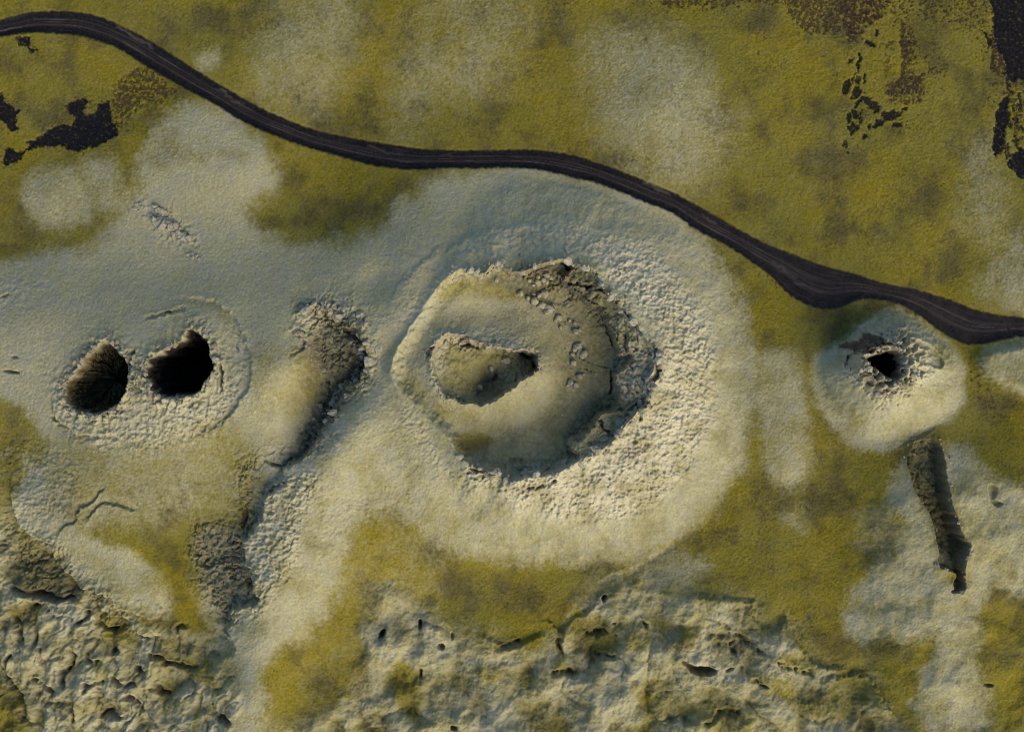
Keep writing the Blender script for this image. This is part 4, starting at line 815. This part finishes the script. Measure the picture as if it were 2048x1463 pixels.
def shaft(parent, P, depth, taper, seed, mats, floor_r, top_t):
    """the rock walls and floor of a pit, hung under its lip"""
    C = catmull(P, True, 1); C = catmull([tuple(p) for p in C], True, 12)
    cu, cv = C.mean(0); W3 = [height_at(cu + (u - cu) * 1.02, cv + (v - cv) * 1.02) for u, v in C]
    cen = sum(W3, Vector()) / len(W3); n = len(W3); NR, NF = 46, 16; verts = []; o3 = Vector((seed * 9.1, seed * 3.3, seed))
    for j in range(NR + NF + 1):
        t = min(j / NR, 1.0); q = max(0, (j - NR) / NF)
        for i, p in enumerate(W3):
            k_ = (1.05 - taper * t ** .8) * (1 - q)
            x = cen.x + (p.x - cen.x) * k_; y = cen.y + (p.y - cen.y) * k_
            zz_ = p.z - .55 * (1 - t) - depth * S * t * (.9 + .1 * (1 - q)) - .3
            pos = Vector((x, y, zz_)); d_ = Vector((p.x - cen.x, p.y - cen.y, 0)).normalized()
            m_ = mno.noise(pos * .35 + o3) * 1.1 + mno.noise(Vector((pos.x, pos.y, pos.z * 1.8)) * .9 + o3) * .7 + mno.noise(pos * 2.1 + o3) * .35
            amp = min(1, j / 5) * (1 - q)
            pos = pos + d_ * (m_ * amp) + Vector((0, 0, (mno.noise(pos * .8 - o3) * 1.1 + mno.noise(pos * 2.0 - o3) * .5) * (min(1, j / 8))))
            verts.append(pos - parent.location)
    faces = [(j * n + i, (j + 1) * n + i, (j + 1) * n + (i + 1) % n, j * n + (i + 1) % n) for j in range(NR + NF) for i in range(n)]
    me = bpy.data.meshes.new('shaft_wall'); me.from_pydata([tuple(v_) for v_ in verts], [], faces)
    for m_ in mats: me.materials.append(m_)
    mi = []
    for j in range(NR + NF):
        for i in range(n):
            p = W3[i]; mi.append(0 if j / NR < top_t * (1 + .9 * mno.noise(Vector((p.x * .4, p.y * .4, j * .1)))) else 1)
    me.polygons.foreach_set('material_index', mi); me.update()
    o = bpy.data.objects.new('shaft_wall', me); col.objects.link(o); o.parent = parent; return o
def shrink(P, k): cx, cy = np.mean(P, 0); return [(cx + (x - cx) * k, cy + (y - cy) * k) for x, y in P]
M_PITSHADE = rock_material('shaded_pit_rock', (.010, .009, .009), (.024, .020, .018), (.016, .018, .011))  # darkness of the deep shafts put into a near-black rock colour
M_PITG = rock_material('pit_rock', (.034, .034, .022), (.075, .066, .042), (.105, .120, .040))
M_LIP = rock_material('lip_rock', (.09, .068, .06), (.17, .14, .125), (.16, .15, .10))
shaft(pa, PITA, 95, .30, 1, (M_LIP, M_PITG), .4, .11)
shaft(pb, PITB, 190, .10, 2, (M_LIP, M_PITSHADE), .4, .025)
shaft(sc_, shrink(HOLE2, 1.1), 110, .15, 3, (M_LIP, M_PITSHADE), .4, .07)
# crags set along the rims, as parts of their craters
def crags(parent, P, n, rmin, rmax, key, spread, seed, t0=0., t1=1., closed=True):
    C = catmull(P, closed, 4); rr = random.Random(seed)
    for i in range(n):
        p = C[int((t0 + (t1 - t0) * (i + rr.uniform(.1, .9)) / n) * (len(C) - 1)) % len(C)]
        pu, pv = p[0] + rr.gauss(0, spread * 1.5), p[1] + rr.gauss(0, spread * 1.5)
        if any(c_.x0 < pu < c_.x1 and c_.y0 < pv < c_.y1 and c_.dist(np.array([pu]), np.array([pv]))[0] < o_ for c_, o_ in ((cH2, 6), (cPA, 1), (cPB, 1))): continue
        put_rock('rock', pu, pv, rmin + (rmax - rmin) * rr.random() ** 2, key if key == 'd' or rr.random() < .75 else 'p', parent, .6, .6)
crags(main, RIM[:33], 130, 2.5, 10, 'p', 4, 1, 0, 1, False)
crags(main, Q(K5, [(1850,1240),(1790,1160),(1820,1060),(1860,990),(1850,880),(1800,790)]), 34, 2, 9, 'r', 5, 2, 0, 1, False)
crags(inner, LIP[:9], 34, 2, 4.5, 'r', 3, 3, 0, 1, False)
crags(inner, [(860,690),(852,730),(880,790),(930,808)], 18, 2, 4.5, 'p', 4, 4, 0, 1, False)
crags(pa, shrink(PITA, 1.06), 44, 2, 8, 'r', 3, 5); crags(pb, shrink(PITB, 1.07), 48, 2, 8, 'r', 3, 6)

crags(sc_, shrink(HOLE2, 1.5), 30, 3, 8, 'p', 8, 7); crags(sc_, Q(K6, [(990,700),(1070,800),(1180,860),(1260,900),(1330,860),(1400,760)]), 34, 2.5, 6, 'r', 6, 8, 0, 1, False)
crags(cc_, Q(K4, [(1790,400),(1880,400),(1960,440),(2060,520),(2120,600),(2140,690),(2080,800),(2010,880),(1930,980),(1880,1090)]), 70, 2.5, 10, 'p', 6, 9, 0, 1, False)
crags(cc_, Q(K4, [(1690,520),(1760,560),(1800,620),(1860,700),(1900,800)]), 24, 2, 5, 'r', 4, 10, 0, 1, False)
crags(fi, FISS, 60, 2, 4.5, 'r', 3, 11)
oc = root('rock_outcrop', 345, 455, 'jagged pale rock outcrop sticking out of grey moss above the twin pits', 'rock outcrop')
for i, (x, y, r) in enumerate([(910,1210,14),(935,1235,16),(905,1285,16),(925,1300,20),(955,1320,22),(985,1300,18),(1005,1320,20),(1030,1330,18),(985,1345,14),(1020,1370,14),(1050,1370,18),(1080,1385,16),(1105,1395,14),(940,1265,14),(1040,1345,12),(965,1285,12),(1010,1345,12),(1065,1395,10),(960,1240,12),(890,1260,10)]):
    (u, v), = Q(K1, [(x, y)]); put_rock('rock', u, v, r / 2.9257 * 1.5, 'p', oc, .25, .9)
oc = root('rock_outcrop', 275, 415, 'faint low cluster of pale stones left of the jagged outcrop', 'rock outcrop')
for x, y, r in [(800,1195,11),(820,1190,10),(830,1210,9),(790,1220,11),(760,1235,10),(810,1235,9),(845,1215,8)]:
    (u, v), = Q(K1, [(x, y)]); put_rock('rock', u, v, r / 2.9257 * 1.1, 'p', oc, .45, .6)
oc = root('rock_outcrop', 385, 510, 'tiny pale outcrop below the jagged one', 'rock outcrop')
for x, y, r in [(1100,85,12),(1125,80,12),(1150,95,12),(1165,110,10),(1130,105,10)]:
    (u, v), = Q(K4, [(x, y)]); put_rock('rock', u, v, r / 2.9257 * 1.1, 'p', oc, .45, .6)
